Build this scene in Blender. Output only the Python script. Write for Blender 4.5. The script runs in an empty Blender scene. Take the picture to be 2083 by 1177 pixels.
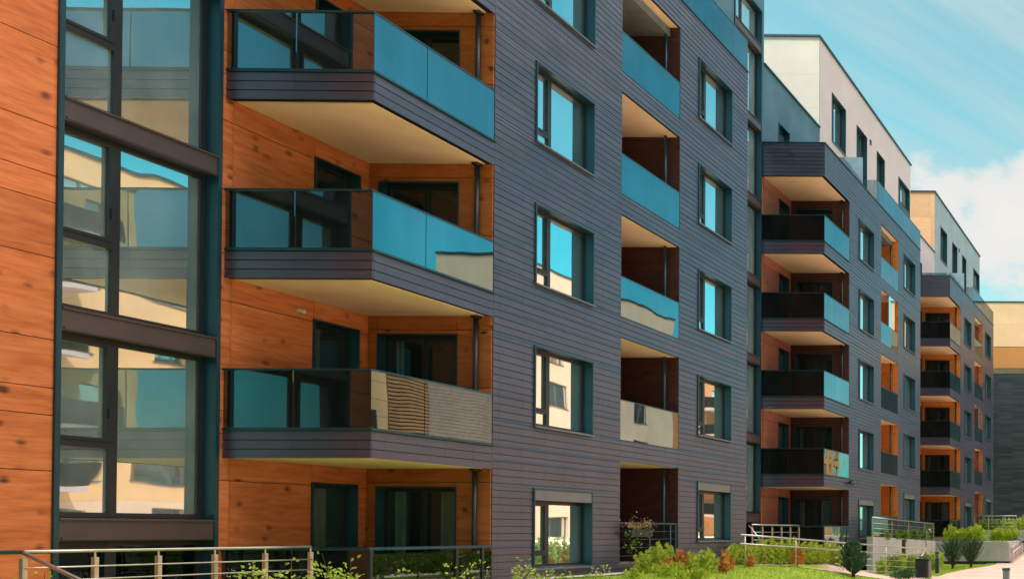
import bpy, math, random
from mathutils import Vector, Matrix
R = math.radians
rnd = random.Random(7)
sc = bpy.context.scene
col = sc.collection

# ------------------------------------------------------------------ helpers
class MB:
    """collects quads / tris and links them as ONE mesh object"""
    def __init__(s): s.v = []; s.f = []; s.m = []
    def poly(s, pts, mi=0):
        n = len(s.v); s.v += [tuple(p) for p in pts]; s.f.append(tuple(range(n, n+len(pts)))); s.m.append(mi)
    def box(s, x0, x1, y0, y1, z0, z1, mi=0):
        if x0 > x1: x0, x1 = x1, x0
        if y0 > y1: y0, y1 = y1, y0
        if z0 > z1: z0, z1 = z1, z0
        n = len(s.v)
        s.v += [(x0,y0,z0),(x1,y0,z0),(x1,y1,z0),(x0,y1,z0),(x0,y0,z1),(x1,y0,z1),(x1,y1,z1),(x0,y1,z1)]
        for q in ((0,3,2,1),(4,5,6,7),(0,1,5,4),(1,2,6,5),(2,3,7,6),(3,0,4,7)):
            s.f.append(tuple(n+i for i in q)); s.m.append(mi)
    def hexa(s, p, mi=0):
        n = len(s.v); s.v += [tuple(q) for q in p]
        for q in ((0,3,2,1),(4,5,6,7),(0,1,5,4),(1,2,6,5),(2,3,7,6),(3,0,4,7)):
            s.f.append(tuple(n+i for i in q)); s.m.append(mi)
    def bar(s, a, b, w, h=None, mi=0):
        """rectangular bar from a to b"""
        h = h or w; a = Vector(a); b = Vector(b); d = (b-a).normalized()
        up = Vector((0,0,1)) if abs(d.z) < .95 else Vector((0,1,0))
        r = d.cross(up).normalized(); u = r.cross(d)
        P = []
        for c in (a, b):
            P += [c-r*w/2-u*h/2, c+r*w/2-u*h/2, c+r*w/2+u*h/2, c-r*w/2+u*h/2]
        s.hexa(P, mi)
    def tube(s, pts, r, n=8, mi=0, cap=True):
        pts = [Vector(p) for p in pts]; rr = r if isinstance(r, (list, tuple)) else [r]*len(pts)
        base = len(s.v)
        for i, p in enumerate(pts):
            d = (pts[min(i+1, len(pts)-1)]-pts[max(i-1, 0)]).normalized()
            up = Vector((0,0,1)) if abs(d.z) < .9 else Vector((1,0,0))
            a = d.cross(up).normalized(); b = a.cross(d)
            for k in range(n):
                t = 2*math.pi*k/n; s.v.append(tuple(p+(a*math.cos(t)+b*math.sin(t))*rr[i]))
        for i in range(len(pts)-1):
            for k in range(n):
                k2 = (k+1) % n
                s.f.append((base+i*n+k, base+i*n+k2, base+(i+1)*n+k2, base+(i+1)*n+k)); s.m.append(mi)
        if cap:
            s.f.append(tuple(base+k for k in range(n))[::-1]); s.m.append(mi)
            e = base+(len(pts)-1)*n; s.f.append(tuple(e+k for k in range(n))); s.m.append(mi)
    def build(s, name, mats, parent=None, smooth=False, bevel=0):
        org = Vector((0,0,0))
        if parent is not None:
            o = parent
            while o is not None: org += o.location; o = o.parent
        me = bpy.data.meshes.new(name)
        me.from_pydata([(x-org.x, y-org.y, z-org.z) for x, y, z in s.v], [], s.f)
        if not isinstance(mats, (list, tuple)): mats = [mats]
        for m in mats: me.materials.append(m)
        if len(mats) > 1: me.polygons.foreach_set('material_index', s.m)
        if smooth: me.polygons.foreach_set('use_smooth', [True]*len(s.f))
        me.update()
        ob = bpy.data.objects.new(name, me); col.objects.link(ob)
        if parent is not None: ob.parent = parent
        if bevel:
            b = ob.modifiers.new('bevel', 'BEVEL'); b.width = bevel; b.segments = 2; b.limit_method = 'ANGLE'
        return ob

def tag(o, label=None, cat=None, group=None, kind=None):
    if label: o['label'] = label
    if cat: o['category'] = cat
    if group: o['group'] = group
    if kind: o['kind'] = kind
    return o
def empty(name, loc, label, cat, group=None):
    o = bpy.data.objects.new(name, None); o.location = loc; o.empty_display_size = .3
    col.objects.link(o); return tag(o, label, cat, group)
def copy_tree(o, parent=None):
    c = o.copy(); col.objects.link(c)
    if parent is not None: c.parent = parent
    for ch in [q for q in o.children]: copy_tree(ch, c)
    return c

def rects(a0, a1, z0, z1, ops):
    """rectangle minus openings -> list of rectangles"""
    zs = sorted({z0, z1} | {z for o in ops for z in (o[2], o[3]) if z0 < z < z1})
    out = []
    for za, zb in zip(zs, zs[1:]):
        if zb-za < 1e-4: continue
        m = (za+zb)/2
        cuts = sorted((max(a0, o[0]), min(a1, o[1])) for o in ops if o[2] < m < o[3] and o[1] > a0 and o[0] < a1)
        p = a0
        for c0, c1 in cuts:
            if c0-p > 1e-4: out.append((p, c0, za, zb))
            p = max(p, c1)
        if a1-p > 1e-4: out.append((p, a1, za, zb))
    return out

# mapping of (a, z, depth-outward) to world. 'S' side facade facing +X at x=c ; 'F' front facing -Y at y=c ; 'B' facing +Y ; 'W' facing -X
def mp(pl, c):
    return {'S': lambda a, z, d: (c+d, a, z), 'F': lambda a, z, d: (a, c-d, z),
            'B': lambda a, z, d: (a, c+d, z), 'W': lambda a, z, d: (c-d, a, z)}[pl]
def pbox(mb, pl, c, a0, a1, z0, z1, d0, d1, mi=0):
    f = mp(pl, c); p, q = f(a0, z0, d0), f(a1, z1, d1)
    mb.box(p[0], q[0], p[1], q[1], p[2], q[2], mi)
def boards(mb, pl, c, a0, a1, z0, z1, ops=(), pitch=.1425, zref=0., seam=.62, gap=.009, ph=0.):
    f = mp(pl, c)
    k = math.floor((z0-zref)/pitch)
    while zref+k*pitch < z1-1e-4:
        za, zb = max(z0, zref+k*pitch), min(z1, zref+(k+1)*pitch); k += 1
        if zb-za < .02: continue
        for r0, r1, s0, s1 in rects(a0, a1, za, zb, ops):
            if s1-s0 < .02: continue
            e = s1-(gap if s1 == zb else 0)
            xs = [r0]
            if seam:
                j = math.floor((r0-ph)/seam)+1
                while ph+j*seam < r1-.03:
                    if ph+j*seam > r0+.03: xs.append(ph+j*seam)
                    j += 1
            xs.append(r1)
            for x0, x1 in zip(xs, xs[1:]):
                x1 -= .002
                dl = .021+rnd.uniform(-.0015, .0015)
                P = [f(x0, s0, 0), f(x1, s0, 0), f(x1, s0, dl), f(x0, s0, dl), f(x0, e, 0), f(x1, e, 0), f(x1, e, .012), f(x0, e, .012)]
                mb.hexa(P)
def panels(mb, pl, c, a0, a1, z0, z1, zseams, aseams=(), ops=(), gap=.012, th=.02):
    zz = [z0]+[z for z in zseams if z0+.05 < z < z1-.05]+[z1]
    aa = [a0]+[a for a in sorted(aseams) if a0+.05 < a < a1-.05]+[a1]
    for za, zb in zip(zz, zz[1:]):
        for x0, x1 in zip(aa, aa[1:]):
            for r in rects(x0, x1, za, zb, ops):
                g1 = gap if abs(r[3]-zb) < 1e-5 and zb < z1 else 0
                g2 = gap*.6 if abs(r[1]-x1) < 1e-5 and x1 < a1 else 0
                pbox(mb, pl, c, r[0], r[1]-g2, r[2], r[3]-g1, 0, th)

# ------------------------------------------------------------------ materials
def newmat(name):
    m = bpy.data.materials.new(name); m.use_nodes = True
    nt = m.node_tree; nt.nodes.clear(); return m, nt, nt.nodes, nt.links
def N(nt, t, **k):
    n = nt.nodes.new(t)
    for a, b in k.items():
        if a in n.inputs.keys() if hasattr(n.inputs, 'keys') else False: n.inputs[a].default_value = b
        else: setattr(n, a, b)
    return n
def ramp(nt, stops):
    r = nt.nodes.new('ShaderNodeValToRGB'); e = r.color_ramp.elements
    while len(e) < len(stops): e.new(.5)
    for i, (p, c) in enumerate(stops): e[i].position = p; e[i].color = (*c, 1) if len(c) == 3 else c
    return r
def scaled(nt, s, coord='Object'):
    tc = nt.nodes.new('ShaderNodeTexCoord'); mpn = nt.nodes.new('ShaderNodeMapping'); mpn.inputs['Scale'].default_value = s
    nt.links.new(tc.outputs[coord], mpn.inputs['Vector']); return mpn.outputs['Vector']
def noise(nt, vec, scale, detail=4, rough=.55):
    n = nt.nodes.new('ShaderNodeTexNoise'); n.inputs['Scale'].default_value = scale; n.inputs['Detail'].default_value = detail; n.inputs['Roughness'].default_value = rough
    nt.links.new(vec, n.inputs['Vector']); return n.outputs['Fac']
def math_(nt, op, a, b=None, clamp=False):
    n = nt.nodes.new('ShaderNodeMath'); n.operation = op; n.use_clamp = clamp
    for i, x in enumerate((a, b)):
        if x is None: continue
        if isinstance(x, (int, float)): n.inputs[i].default_value = x
        else: nt.links.new(x, n.inputs[i])
    return n.outputs[0]
def mixc(nt, fac, a, b, mode='MIX'):
    n = nt.nodes.new('ShaderNodeMix'); n.data_type = 'RGBA'; n.blend_type = mode
    for sck, x in (('Factor', fac), ('A', a), ('B', b)):
        i = [q for q in n.inputs if q.name == sck and (q.type == 'VALUE' if sck == 'Factor' else q.type == 'RGBA')][0]
        if isinstance(x, (int, float)): i.default_value = x
        elif isinstance(x, tuple): i.default_value = (*x, 1) if len(x) == 3 else x
        else: nt.links.new(x, i)
    return [q for q in n.outputs if q.type == 'RGBA'][0]
def finish(m, nt, color, rough=.6, spec=.4, metal=0., bump=None, bstr=.2, bdist=.01, trans=None):
    b = nt.nodes.new('ShaderNodeBsdfPrincipled'); o = nt.nodes.new('ShaderNodeOutputMaterial')
    if isinstance(color, tuple): b.inputs['Base Color'].default_value = (*color, 1)
    else: nt.links.new(color, b.inputs['Base Color'])
    if isinstance(rough, (int, float)): b.inputs['Roughness'].default_value = rough
    else: nt.links.new(rough, b.inputs['Roughness'])
    b.inputs['Specular IOR Level'].default_value = spec; b.inputs['Metallic'].default_value = metal
    if bump is not None:
        bp = nt.nodes.new('ShaderNodeBump'); bp.inputs['Strength'].default_value = bstr; bp.inputs['Distance'].default_value = bdist
        nt.links.new(bump, bp.inputs['Height']); nt.links.new(bp.outputs['Normal'], b.inputs['Normal'])
    nt.links.new(b.outputs['BSDF'], o.inputs['Surface']); return m
def island(nt):
    g = nt.nodes.new('ShaderNodeNewGeometry'); return g.outputs['Random Per Island']

def m_plain(name, c, rough=.6, spec=.4, metal=0., var=.15, scale=3., bstr=.0):
    m, nt, *_ = newmat(name); v = scaled(nt, (1,1,1)); n = noise(nt, v, scale, 5)
    lo = tuple(x*(1-var) for x in c); hi = tuple(min(1, x*(1+var)) for x in c)
    r = ramp(nt, [(.3, lo), (.7, hi)]); nt.links.new(n, r.inputs[0])
    return finish(m, nt, r.outputs[0], rough, spec, metal, noise(nt, v, scale*30, 2) if bstr else None, bstr, .004)

def m_wood(name, lo, mid, hi, knot):
    m, nt, *_ = newmat(name)
    isl = island(nt)
    tc = nt.nodes.new('ShaderNodeTexCoord')
    off = nt.nodes.new('ShaderNodeVectorMath'); off.operation = 'ADD'; nt.links.new(tc.outputs['Object'], off.inputs[0])
    cmb = nt.nodes.new('ShaderNodeCombineXYZ'); k = math_(nt, 'MULTIPLY', isl, 37.)
    for i in range(3): nt.links.new(k, cmb.inputs[i])
    nt.links.new(cmb.outputs[0], off.inputs[1])
    def mapped(s):
        q = nt.nodes.new('ShaderNodeMapping'); q.inputs['Scale'].default_value = s; nt.links.new(off.outputs[0], q.inputs['Vector']); return q.outputs['Vector']
    grain = noise(nt, mapped((1.3,1.3,9)), 1.6, 6, .62)
    broad = noise(nt, mapped((.55,.55,3.2)), 1.3, 3, .5)
    fine = noise(nt, mapped((2.2,2.2,42)), 2., 4, .7)
    g = math_(nt, 'ADD', math_(nt, 'MULTIPLY', grain, .5), math_(nt, 'ADD', math_(nt, 'MULTIPLY', broad, .3), math_(nt, 'MULTIPLY', fine, .24)))
    r = ramp(nt, [(.36, lo), (.52, mid), (.68, hi)]); nt.links.new(g, r.inputs[0])
    vo = nt.nodes.new('ShaderNodeTexVoronoi'); vo.inputs['Scale'].default_value = 1.; vo.inputs['Randomness'].default_value = 1.
    nt.links.new(mapped((2.9,2.9,3.3)), vo.inputs['Vector'])
    wob = math_(nt, 'ADD', vo.outputs['Distance'], math_(nt, 'MULTIPLY', math_(nt, 'SUBTRACT', grain, .5), .35))
    kr = ramp(nt, [(.06, (1,1,1)), (.13, (.6,.6,.6)), (.24, (0,0,0))]); nt.links.new(wob, kr.inputs[0])
    # only some cells carry a knot
    pick = ramp(nt, [(.18, (0,0,0)), (.38, (1,1,1))]); nt.links.new(vo.outputs['Color'], pick.inputs[0])
    kk = math_(nt, 'MULTIPLY', math_(nt, 'MULTIPLY', kr.outputs[0], pick.outputs[0]), .95)
    c1 = mixc(nt, kk, r.outputs[0], knot)
    br = math_(nt, 'ADD', math_(nt, 'MULTIPLY', isl, .22), .89)
    c2 = mixc(nt, 1., c1, (1,1,1), 'MULTIPLY')
    hs = nt.nodes.new('ShaderNodeHueSaturation'); nt.links.new(c1, hs.inputs['Color']); nt.links.new(br, hs.inputs['Value'])
    return finish(m, nt, hs.outputs[0], .48, .35, 0, grain, .05, .004)

def m_boards(name, c, rough=.30, spec=.72):
    m, nt, *_ = newmat(name); isl = island(nt)
    v = scaled(nt, (1,1,1)); n = noise(nt, v, 1.1, 4); n2 = noise(nt, scaled(nt, (.8,.8,9)), 3., 5, .65); sp = noise(nt, v, 90., 2, .6)
    lo = tuple(x*.88 for x in c); hi = tuple(x*1.12 for x in c)
    r = ramp(nt, [(.25, lo), (.75, hi)]); nt.links.new(n, r.inputs[0])
    val = math_(nt, 'ADD', math_(nt, 'MULTIPLY', isl, .26), math_(nt, 'ADD', math_(nt, 'MULTIPLY', n2, .22), math_(nt, 'ADD', math_(nt, 'MULTIPLY', sp, .24), math_(nt, 'ADD', .50, math_(nt, 'MULTIPLY', noise(nt, scaled(nt, (2.4,2.4,.12)), 1.6, 5, .65), .28)))))
    hs = nt.nodes.new('ShaderNodeHueSaturation'); nt.links.new(r.outputs[0], hs.inputs['Color']); nt.links.new(val, hs.inputs['Value'])
    ro = math_(nt, 'ADD', math_(nt, 'MULTIPLY', isl, .08), rough)
    finish(m, nt, hs.outputs[0], ro, spec, 0, sp, .12, .002)
    [q for q in nt.nodes if q.type == 'BSDF_PRINCIPLED'][0].inputs['IOR'].default_value = 1.58
    return m

def m_glass(name, refl, fac0, fac1, tint, wav=.0016, wscale=.9, haze=.1, pw=3., cap=.93, streak=False):
    """coated pane: mirror-like layer over tinted transparency"""
    m, nt, *_ = newmat(name)
    o = nt.nodes.new('ShaderNodeOutputMaterial'); mix = nt.nodes.new('ShaderNodeMixShader')
    g = nt.nodes.new('ShaderNodeBsdfGlossy'); g.inputs['Color'].default_value = (*refl, 1); g.inputs['Roughness'].default_value = .012
    t = nt.nodes.new('ShaderNodeBsdfTransparent'); t.inputs['Color'].default_value = (*tint, 1)
    lw = nt.nodes.new('ShaderNodeLayerWeight'); lw.inputs['Blend'].default_value = .5
    f = math_(nt, 'MINIMUM', math_(nt, 'ADD', math_(nt, 'MULTIPLY', math_(nt, 'POWER', lw.outputs['Facing'], pw), fac1), fac0), cap)
    if streak:
        sk = noise(nt, scaled(nt, (2.2,2.2,.25)), 1.3, 5, .6); bl = noise(nt, scaled(nt, (.5,.5,.7)), 1., 2, .5)
        f = math_(nt, 'MULTIPLY', f, math_(nt, 'ADD', .62, math_(nt, 'ADD', math_(nt, 'MULTIPLY', sk, .32), math_(nt, 'MULTIPLY', bl, .42))))
    v = scaled(nt, (1,1,.6)); n = noise(nt, v, wscale, 1, .4)
    bp = nt.nodes.new('ShaderNodeBump'); bp.inputs['Strength'].default_value = 1; bp.inputs['Distance'].default_value = wav
    nt.links.new(n, bp.inputs['Height']); nt.links.new(bp.outputs['Normal'], g.inputs['Normal'])
    nt.links.new(f, mix.inputs[0]); nt.links.new(t.outputs[0], mix.inputs[1]); nt.links.new(g.outputs[0], mix.inputs[2])
    last = mix.outputs[0]
    if haze:
        d = nt.nodes.new('ShaderNodeBsdfDiffuse'); d.inputs['Color'].default_value = (.50,.63,.64,1)  # pale diffuse veil, painted haze of bright reflections on the pane
        m2 = nt.nodes.new('ShaderNodeMixShader'); n3 = noise(nt, scaled(nt, (1.2,1.2,.8)), 1.5, 4)
        nt.links.new(math_(nt, 'MULTIPLY', n3, haze), m2.inputs[0]); nt.links.new(last, m2.inputs[1]); nt.links.new(d.outputs[0], m2.inputs[2]); last = m2.outputs[0]
    nt.links.new(last, o.inputs['Surface']); return m

def m_leaf(name, stops, trans=.3, rough=.55):
    m, nt, *_ = newmat(name); isl = island(nt)
    tc = nt.nodes.new('ShaderNodeTexCoord')
    n = noise(nt, tc.outputs['Object'], 3.5, 3)
    f = math_(nt, 'ADD', math_(nt, 'MULTIPLY', isl, .55), math_(nt, 'MULTIPLY', n, .5))
    r = ramp(nt, stops); nt.links.new(f, r.inputs[0])
    b = nt.nodes.new('ShaderNodeBsdfPrincipled'); nt.links.new(r.outputs[0], b.inputs['Base Color']); b.inputs['Roughness'].default_value = rough; b.inputs['Specular IOR Level'].default_value = .25
    t = nt.nodes.new('ShaderNodeBsdfTranslucent'); nt.links.new(r.outputs[0], t.inputs['Color'])
    mx = nt.nodes.new('ShaderNodeMixShader'); mx.inputs[0].default_value = trans
    o = nt.nodes.new('ShaderNodeOutputMaterial')
    nt.links.new(b.outputs[0], mx.inputs[1]); nt.links.new(t.outputs[0], mx.inputs[2]); nt.links.new(mx.outputs[0], o.inputs['Surface']); return m

def m_concrete(name, c):
    m, nt, *_ = newmat(name); v = scaled(nt, (1,1,1)); n = noise(nt, v, 1.4, 8, .65); s = noise(nt, scaled(nt, (2.2,2.2,.5)), 2., 5, .7); f = noise(nt, v, 40, 3)
    r = ramp(nt, [(.3, tuple(x*.72 for x in c)), (.55, c), (.8, tuple(x*1.12 for x in c))])
    nt.links.new(math_(nt, 'ADD', math_(nt, 'MULTIPLY', n, .6), math_(nt, 'MULTIPLY', s, .4)), r.inputs[0])
    return finish(m, nt, r.outputs[0], .8, .25, 0, f, .25, .004)

M = {}
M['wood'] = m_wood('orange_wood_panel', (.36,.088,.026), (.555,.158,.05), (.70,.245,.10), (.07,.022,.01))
M['wood_red'] = m_wood('red_brown_wood_panel', (.17,.052,.04), (.25,.08,.06), (.32,.11,.085), (.07,.025,.02))
M['wood_shade'] = m_wood('shaded_orange_panel', (.24,.056,.013), (.36,.098,.026), (.46,.15,.05), (.05,.015,.007))  # darker copy of the orange panel, recess shade put into its colour
M['wood_pink'] = m_wood('pinkish_brown_panel', (.27,.10,.075), (.36,.145,.11), (.44,.19,.15), (.12,.045,.035))
M['wood_red_shade'] = m_wood('shaded_red_brown_panel', (.034,.012,.010), (.062,.02,.016), (.095,.033,.027), (.015,.008,.007))  # red-brown panel darkened, loggia and recess shade put into its colour
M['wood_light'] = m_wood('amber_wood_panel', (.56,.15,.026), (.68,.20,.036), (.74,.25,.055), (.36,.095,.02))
M['boards'] = m_boards('slate_board', (.037,.036,.066))
M['boards_dark'] = m_boards('dark_slate_board', (.008,.015,.02))
M['back'] = m_plain('black_backing', (.012,.013,.015), .8, .2)
M['metal'] = m_plain('anthracite_metal', (.012,.054,.082), .35, .5, .25, .12, 2.)
M['metal_mauve'] = m_plain('grey_mauve_metal', (.075,.058,.064), .4, .5, .2, .12, 2.)
M['trim'] = m_plain('pale_metal_trim', (.15,.165,.19), .35, .5, .5, .1)
M['frame'] = m_plain('window_frame_paint', (.014,.019,.025), .4, .45, 0, .1)
M['soffit'] = m_plain('cream_soffit_paint', (.99,.70,.48), .75, .2, 0, .10, .9, .05)
M['white_end'] = m_plain('sunlit_white_render', (.62,.56,.52), .8, .2, 0, .06, .8, .1)  # lighter, warmer copy of the white render, sunlight put into its colour
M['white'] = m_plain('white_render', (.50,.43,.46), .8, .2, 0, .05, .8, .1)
M['bluegrey'] = m_plain('blue_grey_render', (.06,.14,.20), .75, .25, 0, .18, .9, .1)
M['palegrey'] = m_plain('pale_grey_render', (.25,.32,.37), .75, .25, 0, .10, .9, .1)
M['orange_render'] = m_wood('pale_orange_panel', (.58,.32,.17), (.63,.36,.20), (.67,.41,.25), (.54,.28,.14))
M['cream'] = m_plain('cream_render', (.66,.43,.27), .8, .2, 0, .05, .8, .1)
M['amber'] = m_plain('shaded_cream_render', (.46,.20,.065), .8, .2, 0, .06, .8, .1)  # shadow on the cream wall, painted as a darker amber tone
M['beige'] = m_plain('beige_render', (.70,.50,.38), .8, .2, 0, .06, .8, .1)
M['peach'] = m_plain('peach_render', (.74,.46,.24), .8, .2, 0, .05, .8, .1)
M['slat'] = m_plain('brown_slat', (.46,.22,.10), .7, .2)
M['taupe'] = m_plain('taupe_tile', (.36,.25,.20), .7, .2, 0, .12)
M['terracotta'] = m_plain('terracotta_render', (.62,.29,.13), .8, .2, 0, .07, .8, .1)
M['interior'] = m_plain('dim_interior', (.022,.025,.026), .9, .1, 0, .3, .7)  # near-black so rooms and recesses read unlit, shade put into the colour
M['curtain'] = m_plain('pale_curtain_cloth', (.42,.45,.42), .9, .1, 0, .2, 2.)
M['steel'] = m_plain('brushed_stainless', (.50,.47,.46), .3, .5, .9, .06, 8.)
M['steel_warm'] = m_plain('warm_stainless_post', (.50,.42,.34), .35, .5, .6, .15, 4.)  # stainless with the warm reflected tint put into its base colour
M['concrete'] = m_concrete('cast_concrete', (.42,.41,.40))
M['plinth'] = m_plain('dark_plinth', (.04,.042,.045), .8, .2)
M['floor'] = m_plain('terrace_paving', (.25,.22,.20), .8, .2, 0, .2, 2., .1)
M['roof'] = m_plain('roof_membrane', (.18,.18,.18), .9, .1)
M['glass'] = m_glass('coated_window_glass', (.95,1.0,1.0), .42, 8., (.45,.56,.54), .0034)
M['bayglass'] = m_glass('stair_glass', (.94,1.,1.), .60, 8., (.42,.55,.54), .0045, 1.1, .42)
M['darkglass'] = m_glass('door_glass', (.8,.95,1.), .03, 2.6, (.45,.5,.48), .002, .9, .06)
M['rail_glass'] = m_glass('tinted_balustrade_glass', (.64,.82,.90), .008, 190., (.06,.065,.075), .0042, .9, .03, 6., .43, True)
M['low_glass'] = m_glass('smoked_terrace_glass', (.7,.85,.9), .015, 8., (.05,.055,.06), .0012, .7, 0, 4., .12)
M['clear_glass'] = m_glass('clear_balustrade_glass', (.9,1,1), .05, 3., (.62,.72,.72), .0008, .9, .04, 3., .16)
M['frosted'] = m_plain('frosted_screen', (.20,.30,.36), .3, .5)
M['thuja'] = m_leaf('thuja_green', [(.15, (.12,.20,.02)), (.4, (.34,.46,.045)), (.7, (.56,.64,.085)), (.95, (.74,.68,.13))])
M['thuja_dark'] = m_leaf('shrub_dark_green', [(.15, (.06,.12,.02)), (.5, (.17,.28,.045)), (.9, (.36,.46,.09))])
M['thuja_brown'] = m_leaf('thuja_brown', [(.15, (.26,.09,.022)), (.5, (.56,.24,.06)), (.9, (.74,.42,.15))])
M['pine'] = m_leaf('pine_needles', [(.15, (.018,.06,.035)), (.5, (.055,.14,.07)), (.9, (.16,.27,.12))], .15)
M['bark'] = m_plain('bark', (.075,.05,.033), .9, .1, 0, .4, 12.)
M['leafy'] = m_leaf('fresh_leaf', [(.15, (.18,.26,.04)), (.5, (.40,.52,.09)), (.9, (.62,.66,.2))])
M['petal'] = m_leaf('mixed_petals', [(.1, (.05,.06,.02)), (.35, (.18,.12,.04)), (.55, (.30,.15,.07)), (.75, (.5,.36,.22)), (.86, (.5,.03,.05)), (.95, (.75,.7,.6))], .2)
M['blade'] = m_leaf('grass_blade', [(.15, (.2,.32,.03)), (.5, (.36,.50,.055)), (.9, (.54,.62,.11))], .25)
M['screen_white'] = m_plain('pale_curtain', (.6,.62,.6), .9, .1)

# ------------------------------------------------------------------ terrain
def sst(t):
    t = max(0., min(1., t)); return t*t*(3-2*t)
def hgt(x, y):
    a = sst((-9.3-x)/3.0)*.72*(1-sst((y-29.5)/4.5))
    if y < 18: a *= sst((y-9)/8)*.6+.4
    up = max(0., min(1.4, (y-45.5)*.105))
    return a+up*(1 if x > -9.6 else sst((y-45.5)/4))*1.0
XF, XW = -13.30, -15.70
H = 2.99

# ------------------------------------------------------------------ building parts
def window(root, pl, c, a0, a1, z0, z1, inset=.19, sash=.36, sash_side=0, transom=.2, curtain=0, box=0, glass='glass', sill=True, proud=.012, label=None, fr='metal', deep=.75, room=True):
    """recessed window: lined reveal + frame (part), pane, sill, curtain, shutter box (sub-parts)"""
    f = MB(); fw = .065
    zt = z1-(box or 0)
    # reveal lining + narrow proud edge
    pbox(f, pl, c, a0-.022, a0+.012, z0-.02, z1+.022, -inset-.1, proud+.012)
    pbox(f, pl, c, a1-.012, a1+.022, z0-.02, z1+.022, -inset-.1, proud+.012)
    pbox(f, pl, c, a0+.012, a1-.012, z1-.012, z1+.022, -inset-.1, proud+.012)
    pbox(f, pl, c, a0+.012, a1-.012, z0-.02, z0+.012, -inset-.1, 0)
    win = f.build('window', M[fr], root)
    if label: win['label'] = label
    g = MB(); A0, A1, Z0, Z1 = a0+.012, a1-.012, z0+.012, zt-.012
    d0, d1 = -inset-.07, -inset
    pbox(g, pl, c, A0, A0+fw, Z0, Z1, d0, d1); pbox(g, pl, c, A1-fw, A1, Z0, Z1, d0, d1)
    pbox(g, pl, c, A0+fw, A1-fw, Z1-fw, Z1, d0, d1); pbox(g, pl, c, A0+fw, A1-fw, Z0, Z0+fw, d0, d1)
    if sash:
        w = sash*(A1-A0); s0 = (A0+w-.045) if sash_side == 0 else (A1-w-.045)
        pbox(g, pl, c, s0, s0+.09, Z0+fw, Z1-fw, d0, d1+.004)
        if transom:
            zt_ = Z0+transom*(Z1-Z0)
            b0, b1 = (A0+fw, s0) if sash_side == 0 else (s0+.09, A1-fw)
            pbox(g, pl, c, b0, b1, zt_-.04, zt_+.04, d0, d1+.004)
            # opening sash rim
            for q0, q1, y0, y1 in ((b0, b0+.035, zt_+.04, Z1-fw), (b1-.035, b1, zt_+.04, Z1-fw), (b0+.035, b1-.035, Z1-fw-.035, Z1-fw), (b0+.035, b1-.035, zt_+.04, zt_+.075)):
                pbox(g, pl, c, q0, q1, y0, y1, d0+.01, d1+.016)
    g.build('frame', M['frame'], win)
    p = MB(); fn = mp(pl, c); dd = -inset-.035
    p.poly([fn(A0+.02, Z0+.02, dd), fn(A1-.02, Z0+.02, dd), fn(A1-.02, Z1-.02, dd), fn(A0+.02, Z1-.02, dd)])
    p.build('pane', M[glass], win)
    if sill:
        s = MB(); P = [fn(a0-.03, z0-.03, -inset), fn(a1+.03, z0-.03, -inset), fn(a1+.03, z0-.045, .06), fn(a0-.03, z0-.045, .06),
                       fn(a0-.03, z0+.018, -inset), fn(a1+.03, z0+.018, -inset), fn(a1+.03, z0-.012, .06), fn(a0-.03, z0-.012, .06)]
        s.hexa(P); s.build('sill', M['trim'], win)
    if box:
        b = MB(); pbox(b, pl, c, a0+.014, a1-.014, zt, z1-.014, -inset-.09, .016); b.build('shutter_box', M['trim'], win)
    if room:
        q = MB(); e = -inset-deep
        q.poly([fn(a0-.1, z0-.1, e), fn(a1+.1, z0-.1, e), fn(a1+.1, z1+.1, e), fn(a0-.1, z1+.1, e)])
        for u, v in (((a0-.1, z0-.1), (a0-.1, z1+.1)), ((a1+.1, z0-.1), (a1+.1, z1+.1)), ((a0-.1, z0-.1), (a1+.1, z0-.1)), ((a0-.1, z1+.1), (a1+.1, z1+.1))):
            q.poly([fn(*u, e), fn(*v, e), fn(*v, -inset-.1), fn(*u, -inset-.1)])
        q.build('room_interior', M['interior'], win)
    for (q0, q1) in (curtain or ()):
        cm = MB(); n = max(6, int((q1-q0)*(a1-a0)/.035)); pts = []
        for i in range(n+1):
            t = i/n; a = A0+(q0+(q1-q0)*t)*(A1-A0); pts.append((a, -inset-.2-.025*math.sin(t*n*1.05)))
        for (x0, e0), (x1, e1) in zip(pts, pts[1:]):
            cm.poly([fn(x0, Z0+.03, e0), fn(x1, Z0+.03, e1), fn(x1, Z1-.04, e1), fn(x0, Z1-.04, e0)])
        cm.build('curtain', M['curtain'], win, True)
    return win

def glass_quad(mb, pl, c, a0, a1, z0, z1, d=0., th=.016):
    pbox(mb, pl, c, a0, a1, z0, z1, d-th, d)

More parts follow.
